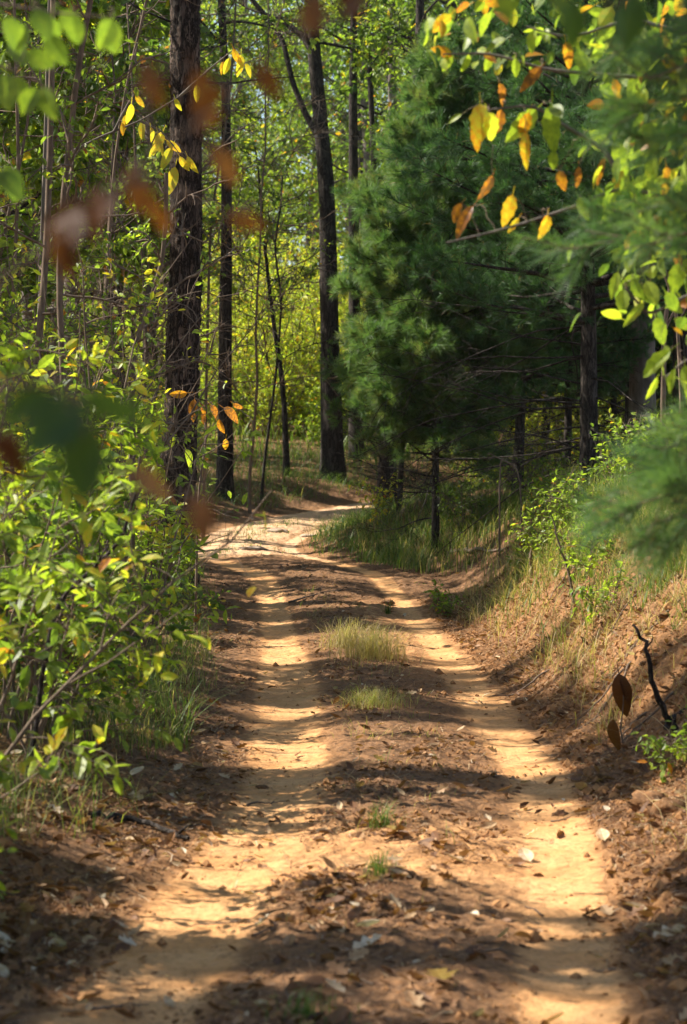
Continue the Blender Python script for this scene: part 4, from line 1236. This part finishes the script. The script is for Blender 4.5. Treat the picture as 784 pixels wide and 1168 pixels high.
# knoll behind the bend and verge under the young pine
grass_patch('knoll_grass', np.concatenate([scatter(26000, -5, 3.5, 40, 60, lambda x, y, d: sstep(1.25, 1.6, -d) * (1 - sstep(5, 8, -d)) * (.55 + .45 * cl(x, y, .9, 83))),
                                           scatter(22000, -1, 3.0, 32.5, 44, lambda x, y, d: sstep(.85, 1.5, d) * (1 - sstep(2.8, 4, d)) * (.35 + .65 * cl(x, y, 1.0, 84)))]), .34, .009, .38, .18, 1.3)
grass_patch('woodland_grass', scatter(60000, -22, 22, 52, 105, lambda x, y, d: (.35 + .65 * cl(x, y, .5, 93)) * (np.abs(x) < y * .19)), .55, .03, .5, .12)
grass_patch('undergrowth_grass', scatter(26000, .2, 6, 26, 37, lambda x, y, d: sstep(1.7, 2.4, d + .7 * sstep(29, 32, y)) * (.35 + .65 * cl(x, y, 1.2, 85))), .35, .009, .55, .22)
# tufts on the sunlit bank
grass_patch('bank_grass', scatter(65000, 1.3, 4.5, 15, 27, lambda x, y, d: cl(x, y, 1.7, 86) * (.12 * sstep(1.2, 1.6, d) + .88 * sstep(1.65, 2.1, d))), .34, .007, .58, .18, .9)
grass_patch('dry_grass', scatter(50000, 1.2, 4.2, 11, 28, lambda x, y, d: cl(x, y, 2.3, 89) * (.5 * sstep(1.15, 1.5, d) + .5 * sstep(1.7, 2.2, d))), .26, .006, .9, .12, 1.4)
grass_patch('strip_grass', scatter(9000, -1, 1.4, 9.5, 29, lambda x, y, d: cl(x, y, 1.9, 97) * np.exp(-(d / .33) ** 4) * (.25 + .75 * sstep(13, 20, y))), .13, .004, .76, .16, 1.3)
# low sprouts on the far bend
grass_patch('path_sprouts_grass', scatter(9000, -3, .4, 35, 43, lambda x, y, d: cl(x, y, 2.2, 87) * np.exp(-((d + .1) / .45) ** 2) * .8), .09, .009, .45, .08)

TUFTS = [(436, 945, .09, 90, .16, .004, .45, 'small green grass tuft on the crown of the path in the brightest sand'),
         (432, 1000, .09, 70, .15, .004, .42, 'grass tuft beside a dark clod between the wheel ruts'),
         (425, 750, .34, 620, .36, .005, .88, 'tall straw coloured dry grass tuft between the ruts before the bend'),
         (392, 738, .24, 260, .30, .005, .84, 'thinner straw coloured grass tuft just beside the tall dry one'),
         (425, 805, .30, 420, .17, .004, .74, 'low mixed green and straw tuft in the shaded strip between the ruts'),
         (442, 700, .05, 40, .20, .007, .42, 'single bright green sprig of grass at the far end of the middle strip'),
         (350, 1164, .14, 110, .10, .004, .35, 'low green weed tuft at the bottom edge of the picture'),
         (205, 850, .12, 45, .46, .008, .45, 'tall green grass clump leaning out of the thicket over the path edge'),
         (180, 800, .12, 45, .5, .008, .45, 'taller green grass clump inside the thicket edge'),
         (580, 680, .16, 120, .28, .005, .72, 'yellowish grass tuft on the lower bank beside the bright sand'),
         (660, 600, .16, 130, .40, .006, .52, 'bright green grass tuft at the crest of the bank'),
         (640, 575, .14, 90, .40, .006, .60, 'yellow green grass tuft behind the crest of the bank')]
for px, py, r, n, h, w, ti, lab in TUFTS:
    b = on_ground(px, py)
    a = R.uniform(0, 6.28, n); q = r * np.sqrt(R.random(n)) * np.abs(R.normal(.7, .35, n))
    x = b[0] + q * np.cos(a); y = b[1] + q * np.sin(a) * 1.3
    mb = MB(); blades(mb, np.stack([x, y, H(x, y) - .005], -1), h, w, R.normal(ti, .1, n), .8)
    o = link('grass_tuft', mb.mesh('grass_tuft', False, origin=tuple(b)), M_GRASS); o.location = tuple(b); tag(o, lab, 'grass tuft')

# ================================================================== litter on the ground
def litter_pts(n, f=1.0, y1=32):
    y = 7.0 * (y1 / 7.0) ** R.random(n); hw = 392 / FOC * y * 1.25
    x = R.uniform(-1, 1, n) * hw
    d = lateral(x, y); l, r = rut_mask(d, y)
    dens = np.clip(.35 + .65 * sstep(.9, 1.3, np.abs(d)) + .3 * np.exp(-(d / .35) ** 2) - .33 * np.clip(l + r, 0, 1) * f, .015, 1) * (.12 + .88 * sstep(-.25, .35, fbm(x * 1.7, y * 1.3, 3, 91)))
    dens = dens * np.where((d > 1.3) & (y > 14), .8, 1)
    k = R.random(n) < dens
    return x[k], y[k]


x, y = litter_pts(42000)
yb = rr.uniform(9, 28, 26000); xb = cx(yb) + rr.uniform(1.05, 3.2, 26000)
kb = rr.random(26000) < .15 + .85 * cl(xb, yb, 1.3, 96)
x = np.concatenate([x, xb[kb]]); y = np.concatenate([y, yb[kb]]); kb = rr.permutation(len(x)); x, y = x[kb], y[kb]
n = len(x)
curlA = (np.array([[0, 0, .0], [.3, .24, .16], [.7, .2, .2], [1, 0, .12], [.7, -.22, .06], [.3, -.24, .12], [.5, 0, 0]]), None, LEAF_MID[2])
curlB = (np.array([[0, 0, .05], [.3, .2, .3], [.7, .14, .35], [1, 0, .3], [.7, -.16, .3], [.3, -.22, .22], [.5, 0, .05]]), None, LEAF_MID[2])
mb = MB()
for shp, sel in ((curlA, slice(0, n // 2)), (curlB, slice(n // 2, n))):
    m = len(x[sel]); a = R.uniform(0, 6.28, m)
    place(mb, shp, np.stack([x[sel], y[sel], H(x[sel], y[sel]) + .004], -1), np.stack([np.cos(a), np.sin(a), R.normal(0, .2, m)], -1), leaf_normals(m, 1, .35), R.lognormal(-3.45, .5, m).clip(.012, .09) * (1 + .2 * (y[sel] < 12)),
          np.clip(R.normal(.45, .25, m), 0, 1))
nb = 900; x, y = litter_pts(nb * 3, .6, 20); x, y = x[:nb], y[:nb]; nb = len(x); a = R.uniform(0, 6.28, nb)
for j, (lob, cu, wd) in enumerate(((3, -.25, .3), (0, -.35, .24), (0, .2, .3), (4, -.15, .27))):
    e = slice(j * nb // 4, (j + 1) * nb // 4); m = len(x[e])
    place(mb, leaf_near(lob, cu, wd, fold=.4, m=11), np.stack([x[e], y[e], H(x[e], y[e]) + .01], -1), np.stack([np.cos(a[e]), np.sin(a[e]), R.normal(.1, .25, m)], -1), leaf_normals(m, 1, .4), R.uniform(.05, .095, m), R.uniform(.2, 1, m))
o = link('leaf_litter', mb.mesh('leaf_litter', False), M_DRY); o['kind'] = 'stuff'

x, y = litter_pts(130000, .9)
yb = rr.uniform(9.5, 28, 70000); xb = cx(yb) + rr.uniform(1.05, 3.3, 70000)
kb = rr.random(70000) < .3 + .7 * cl(xb, yb, 1.8, 95)
x = np.concatenate([x, xb[kb]]); y = np.concatenate([y, yb[kb]])
n = len(x); a = R.uniform(0, PI, n); L = R.uniform(.05, .13, n); w = .0022 + .00012 * y
z = H(x, y) + .006
dx, dy = np.cos(a) * L / 2, np.sin(a) * L / 2; sx, sy = -np.sin(a) * w / 2, np.cos(a) * w / 2
dz = R.uniform(-.012, .02, n)
v = np.stack([np.stack([x - dx - sx, y - dy - sy, z - dz * .3], -1), np.stack([x - dx + sx, y - dy + sy, z - dz * .3], -1), np.stack([x + sx, y + sy, z + .006], -1), np.stack([x - sx, y - sy, z + .006], -1),
              np.stack([x + dx + sx, y + dy + sy, z + dz], -1), np.stack([x + dx - sx, y + dy - sy, z + dz], -1)], 1)
oo = (np.arange(n) * 6)[:, None]
mb = MB(); mb.add(v.reshape(-1, 3), quads=np.concatenate([np.array([[0, 1, 2, 3]]) + oo, np.array([[3, 2, 4, 5]]) + oo]), tint=np.repeat(np.clip(R.normal(.45, .22, n), 0, 1), 6))
o = link('needle_litter', mb.mesh('needle_litter', False), M_DRY); o['kind'] = 'stuff'

# crumbs of soil
x, y = litter_pts(26000, .5, 28)
yb = rr.uniform(9, 28, 9000); xb = cx(yb) + 1.0 + np.abs(rr.normal(0, .6, 9000))
x = np.concatenate([x, xb]); y = np.concatenate([y, yb])
n = len(x)
oct_v = np.array([[1, 0, 0], [-1, 0, 0], [0, 1, 0], [0, -1, 0], [0, 0, 1], [0, 0, -1], [.6, .6, .5], [-.6, .6, .5], [.6, -.6, .5], [-.6, -.6, .5]])
oct_t = np.array([[0, 6, 4], [6, 2, 4], [2, 7, 4], [7, 1, 4], [1, 9, 4], [9, 3, 4], [3, 8, 4], [8, 0, 4], [0, 2, 6], [2, 1, 7], [1, 3, 9], [3, 0, 8], [0, 5, 2], [2, 5, 1], [1, 5, 3], [3, 5, 0]])
s = R.lognormal(-4.8, .6, n).clip(.003, .045)
v = np.stack([x, y, H(x, y)], -1)[:, None, :] + (oct_v[None] * R.uniform(.6, 1.3, (n, 10, 3))) * s[:, None, None]
mb = MB(); mb.add(v.reshape(-1, 3), tris=(oct_t[None] + (np.arange(n) * 10)[:, None, None]).reshape(-1, 3))
me = mb.mesh('soil_crumbs', False)
for an, val in (('sand', .15), ('litter', .15), ('pale', 0)):
    at = me.attributes.new(an, 'FLOAT', 'POINT'); at.data.foreach_set('value', np.full(mb.n, val, np.float32))
o = link('soil_crumbs', me, M_EARTH); o['kind'] = 'stuff'

# single fallen leaves that stand out
FL = [(508, 1124, 46, .88, 'large pale fallen leaf flat on the dark soil at the picture bottom'), (396, 1112, 30, .6, 'curled tan fallen leaf between the ruts near the bottom weeds'),
      (402, 1084, 34, 1.0, 'whitish grey fallen leaf between the ruts'), (330, 1085, 26, .7, 'tan fallen leaf beside the striped tyre print'), (480, 1148, 30, .75, 'tan fallen leaf just below the large pale one'),
      (745, 1075, 36, .9, 'pale fallen leaf beside the rut at the picture edge'), (757, 1118, 28, .8, 'small tan fallen leaf at the lower corner of the path'), (150, 890, 22, .95, 'whitish fallen leaf at the foot of the thicket'),
      (722, 935, 30, .35, 'brown fallen leaf below the eroded bank edge'), (605, 985, 26, .92, 'pale fallen leaf in the bright rut'),
      (530, 985, 24, .8, 'tan fallen leaf beside the bright rut'), (470, 1005, 24, .85, 'pale fallen leaf beside the dark clod'), (565, 905, 20, .5, 'brown fallen leaf on the sunlit strip'),
      (660, 905, 24, .85, 'pale fallen leaf at the toe of the bank'), (690, 960, 24, .9, 'pale fallen leaf halfway between rut and bank'), (120, 1010, 24, .7, 'tan fallen leaf on the dark slope under the thicket'),
      (60, 1090, 30, .75, 'tan fallen leaf on the dark slope in the lower corner')]
for px, py, l, ti, lab in FL:
    b = on_ground(px, py); L = l * b[1] / FOC
    a = R.uniform(0, 6.28); up = 'upright' in lab
    mb = MB(); place(mb, leaf_near(3 if l > 28 and not up else 0, R.uniform(-.3, -.1), .3, fold=.35, m=13), b + [0, 0, .008 + (L * .1 if up else 0)], [math.cos(a), math.sin(a), 2 if up else .12], [0, -1, .3] if up else [R.normal(0, .2), R.normal(0, .2), 1], L * 1.1, ti)
    o = link('fallen_leaf', mb.mesh('fallen_leaf', False, origin=tuple(b)), M_DRY); o.location = tuple(b); tag(o, lab, 'fallen leaf')

# stones, clods, sticks
def lump(name, label, cat, px, py, r, mat, flat=.55):
    b = on_ground(px, py)
    n_, m_ = 18, 12
    th = np.linspace(0, PI, m_); ph = np.arange(n_) / n_ * 2 * PI
    T_, F_ = np.meshgrid(th, ph, indexing='ij')
    u = np.stack([np.sin(T_) * np.cos(F_), np.sin(T_) * np.sin(F_), np.cos(T_)], -1)
    sd = int(R.integers(0, 999))
    k = 1 + .6 * fbm(u[..., 0] * 1.7 + u[..., 2], u[..., 1] * 1.7 + 5, 3, sd) + .25 * fbm(u[..., 0] * 5 + u[..., 2] * 4, u[..., 1] * 5, 2, sd)
    v = u * k[..., None] * r * np.array([1.2, 1, flat]) + b + [0, 0, r * .05]
    idx = np.arange(n_ * m_).reshape(m_, n_)
    q = np.stack([idx[:-1], idx[1:], np.roll(idx, -1, 1)[1:], np.roll(idx, -1, 1)[:-1]], -1).reshape(-1, 4)
    mb = MB(); mb.add(v.reshape(-1, 3), quads=q)
    me = mb.mesh(name, True, origin=tuple(b))
    if mat is M_EARTH:
        for an, val in (('sand', -.3), ('litter', .75), ('pale', 0)):
            at = me.attributes.new(an, 'FLOAT', 'POINT'); at.data.foreach_set('value', np.full(mb.n, val, np.float32))
    o = link(name, me, mat); o.location = tuple(b); return tag(o, label, cat)


for px, py, r, lab in [(289, 627, .16, 'flat pale stone lying in the sandy bend of the path'), (318, 607, .14, 'long low grey stone in the middle of the far bend'), (352, 612, .12, 'pointed stone at the grass edge of the bend')]:
    lump('stone', lab, 'stone', px, py, r, M_STONE, .3)
for px, py, r, lab in [(457, 1000, .06, 'dark clod of earth right beside the grass tuft between the ruts'), (745, 920, .10, 'large clod broken off the eroded bank'), (770, 925, .08, 'clod at the picture edge under the bank'),
                       (600, 800, .06, 'small clod on the toe of the bank'), (415, 905, .035, 'small dark clod on the sunlit strip'), (640, 930, .04, 'small clod beside the bright rut'),
                       (440, 690, .07, 'dark clod on the rise before the bend'), (690, 890, .06, 'rounded clod below the crooked root'), (380, 1020, .035, 'small clod in the sand near the tuft'), (300, 900, .03, 'little clod in the rut below the thicket')]:
    lump('clod', lab, 'clod', px, py, r, M_EARTH, .6)


def stick(name, label, cat, pts, r0, r1, mat, forks=3, fl=.2):
    pts = np.asarray(pts, float); b = pts[0]
    mb = MB(); w = np.linspace(0, 1, 18); s = np.linspace(0, 1, len(pts))
    q = np.stack([np.interp(w, s, pts[:, k]) for k in range(3)], -1); q[1:-1] = (q[:-2] + 2 * q[1:-1] + q[2:]) / 4
    q += R.normal(0, r0 * .25, q.shape)
    tubes(mb, q[None], rad(1, 18, r0, r1), 7, rough=.06)
    if forks:
        p, tn, _ = sample(q[None], forks, .3, .9); bb = grow(p, fork(tn, .8), fl * R.uniform(.4, 1.2, forks), 6, .2, .02); tubes(mb, bb, rad(forks, 6, r1, r1 * .3), 5)
    o = thing(name, label, cat, b); part('wood', mb, mat, o)
    if name == 'root' and 'thin bare' in label: o['group'] = 'thin roots on the bank face'
    return o


def lay(pix, lift=.02):
    out = []
    for a, c in pix:
        g = on_ground(a, c); out.append(g + [0, 0, lift])
    return out


stick('fallen_branch', 'dark fallen branch lying from the thicket foot towards the bright sand', 'branch', lay([(98, 934), (140, 940), (180, 950), (215, 960)]), .022, .010, M_DARKBARK, 2)
g = on_ground(780, 838)
stick('root', 'crooked dark root sticking up out of the eroded bank', 'root', [g - [0, 0, .05], P(758, 815, g[1] - .05), P(742, 770, g[1] - .1), P(738, 735, g[1] - .1), P(722, 712, g[1] - .1)], .024, .008, M_DARKBARK, 3, .1)
g = on_ground(772, 818)
stick('root', 'short thick root curling out of the bank beside the crooked one', 'root', [g + [.1, .1, .05], P(770, 820, g[1] - .1), P(760, 830, g[1] - .15), P(775, 836, g[1] - .2)], .03, .014, M_DARKBARK, 2, .08)
g = ground_at(596, 27.0)
stick('dead_weed', 'upright dead weed stem with hanging seed head in front of the pines', 'stem', [g, P(594, 560, 27), P(591, 535, 27), P(575, 525, 27), P(556, 517, 27)], .011, .005, M_TWIG, 4, .18)
g = ground_at(570, 28.5)
stick('dead_weed', 'short rusty dead stem beside the upright weed stem', 'stem', [g, P(570, 555, 28.5), P(571, 530, 28.5), P(573, 522, 28.5)], .012, .009, M_TWIG, 0)
g = on_ground(655, 690)
stick('dead_weed', 'broken dead stem leaning on the sunlit bank', 'stem', [g, P(648, 650, g[1]), P(640, 625, g[1]), P(630, 590, g[1])], .014, .006, M_TWIG, 3, .12)
g = on_ground(606, 660)
stick('dead_weed', 'short brown stump of a stem on the bank corner', 'stem', [g, P(606, 640, g[1]), P(607, 620, g[1])], .022, .015, M_TWIG, 0)
g = ground_at(455, 37)
stick('dead_sapling', 'dead bent sapling arching over the bend beside the young pine', 'sapling', [g, P(453, 570, 37), P(440, 540, 37), P(430, 510, 37), P(412, 490, 37)], .03, .012, M_DARKBARK, 6, .6)
stick('fallen_branch', 'pale fallen stick lying in the undergrowth below the pines', 'branch', lay([(478, 575), (510, 580), (545, 592)], .05), .02, .008, M_GREYBARK, 2)
stick('fallen_branch', 'dull fallen branch half buried at the foot of the pine bank', 'branch', lay([(508, 632), (530, 630), (565, 629), (580, 627)], .02), .035, .012, M_TWIG, 2)
stick('fallen_branch', 'long thin stick across the sunlit slope of the bank', 'branch', lay([(650, 612), (690, 600), (735, 585)], .06), .016, .007, M_TWIG, 3)
stick('fallen_branch', 'thin twig lying on the dark rise before the bend', 'branch', lay([(330, 690), (370, 676), (410, 672)], .02), .012, .005, M_TWIG, 2)
g = on_ground(712, 858)
tw_ = twig_obj('dead_twig', 'dead twig on the bank holding two curled rust brown leaves', 'twig', g, [[g - [0, 0, .03], P(708, 830, g[1]), P(712, 795, g[1]), P(706, 770, g[1])], [P(708, 830, g[1]), P(700, 822, g[1])]], .006, M_TWIG)
hero_leaf(tw_, 706, 768, g[1], 46, 82, .45, M_BROWNLEAF, width=.24, curl=.5); hero_leaf(tw_, 700, 820, g[1], 36, 95, .6, M_BROWNLEAF, width=.2, curl=.6)
hero_leaf(tw_, 708, 772, g[1], 34, 60, .25, M_BROWNLEAF, width=.2, curl=.7)
for i in range(26):
    px, py = rr.uniform(545, 790), rr.uniform(690, 1000)
    g = on_ground(px, py)
    if not 1.0 < float(lateral(g[0], g[1])) < 2.4:
        continue
    lump('clod', 'small clod of earth crumbled off the eroded bank', 'clod', px, py, rr.uniform(.02, .05), M_EARTH, .5)['group'] = 'clods crumbled off the bank'
for i in range(9):
    px, py = rr.uniform(600, 784), rr.uniform(640, 830)
    g = on_ground(px, py); a_ = rr.uniform(-.6, .6)
    q = [g + [.06, .05, .02]]
    for k in range(5):
        e = q[-1] + np.array([-.09 + .05 * a_ + rr.normal(0, .03), -.05 + rr.normal(0, .05), 0]); e[2] = float(H(e[0], e[1])) + rr.uniform(.0, .04); q.append(e)
    stick('root', 'thin bare root exposed on the eroded face of the bank', 'root', q, .011, .003, M_TWIG, 2, .12)
for i in range(34):
    px, py = rr.uniform(60, 740), rr.uniform(690, 1160)
    g = on_ground(px, py); a_ = rr.uniform(0, PI); L_ = rr.uniform(.08, .3)
    q = []
    for k in range(5):
        e = g + np.array([math.cos(a_), math.sin(a_), 0]) * L_ * (k / 4 - .5) + np.array([rr.normal(0, .008), rr.normal(0, .008), 0]); e[2] = float(H(e[0], e[1])) + .008; q.append(e)
    stick('fallen_twig', 'short dead twig lying loose among the leaf litter of the path', 'twig', q, rr.uniform(.003, .007), .002, M_TWIG, 1, .07)['group'] = 'dead twigs on the path'
# fallen trunk-like bent branch in the thicket
Y = 12.5
g = ground_at(30, Y)
stick('bent_sapling', 'bare bent sapling stem crossing the front of the thicket', 'sapling', [g, P(60, 690, Y), P(100, 655, Y), P(140, 615, Y), P(152, 570, Y), P(160, 520, Y)], .014, .006, M_DARKBARK, 5, .3)

# ================================================================== air
m, nt, nd, ln = nodes('haze')
pv = N(nt, 'ShaderNodeVolumePrincipled'); pv.inputs['Color'].default_value = (.95, .97, .93, 1); pv.inputs['Density'].default_value = .00014; pv.inputs['Anisotropy'].default_value = .2
o_ = N(nt, 'ShaderNodeOutputMaterial'); ln.new(pv.outputs[0], o_.inputs['Volume'])
zmin = min(v.co.z for ob in bpy.data.objects if ob.name.endswith('_ground') for v in ob.data.vertices)
zmax = max(v.co.z for ob in bpy.data.objects if ob.name.endswith('_ground') for v in ob.data.vertices)
mb = MB(); x0, x1, y0, y1, z0, z1 = -260, 260, -80, 470, float(zmin) - 1, float(zmax) + 25
mb.add([[x0, y0, z0], [x1, y0, z0], [x1, y1, z0], [x0, y1, z0], [x0, y0, z1], [x1, y0, z1], [x1, y1, z1], [x0, y1, z1]],
       quads=[[0, 3, 2, 1], [4, 5, 6, 7], [0, 1, 5, 4], [1, 2, 6, 5], [2, 3, 7, 6], [3, 0, 4, 7]])
o = link('haze', mb.mesh('haze', False), m); o['kind'] = 'stuff'

# ================================================================== light, sky, camera
w = bpy.data.worlds.new('World'); scene.world = w; w.use_nodes = True
nt = w.node_tree; bg = nt.nodes['Background']; sky = nt.nodes.new('ShaderNodeTexSky'); sky.sky_type = 'NISHITA'; sky.sun_disc = False
sky.sun_elevation = SUN_EL; sky.sun_rotation = math.atan2(S[0], S[1])
nt.links.new(sky.outputs[0], bg.inputs[0]); bg.inputs[1].default_value = .085

sl = bpy.data.lights.new('sun', 'SUN'); sl.energy = 5.0; sl.angle = math.radians(.7); sl.color = (1, .93, .82)
so = bpy.data.objects.new('sun', sl); COL.objects.link(so); so.location = (-20, 20, 30)
so.rotation_euler = Vector(tuple(S)).to_track_quat('Z', 'Y').to_euler()

cam = bpy.data.cameras.new('camera'); co = bpy.data.objects.new('camera', cam); COL.objects.link(co)
cam.sensor_fit = 'VERTICAL'; cam.sensor_height = 36; cam.lens = 85; cam.clip_end = 1500; cam.clip_start = .05
co.location = (0, 0, CAM_H); co.rotation_euler = (PI / 2 - PITCH, 0, 0)
cam.dof.use_dof = True; cam.dof.focus_distance = 22; cam.dof.aperture_fstop = 3.9; cam.dof.aperture_blades = 9
scene.camera = co

vs = scene.view_settings
vs.view_transform = 'Standard'; vs.look = 'None'; vs.exposure = 1.32; vs.gamma = 1; vs.use_curve_mapping = False
cy = scene.cycles
cy.volume_bounces = 0; cy.max_bounces = 7; cy.diffuse_bounces = 3; cy.glossy_bounces = 2; cy.transmission_bounces = 4; cy.transparent_max_bounces = 4
cy.use_adaptive_sampling = True; cy.adaptive_threshold = .02; cy.use_denoising = True; cy.sample_clamp_indirect = 6; cy.caustics_reflective = False; cy.caustics_refractive = False
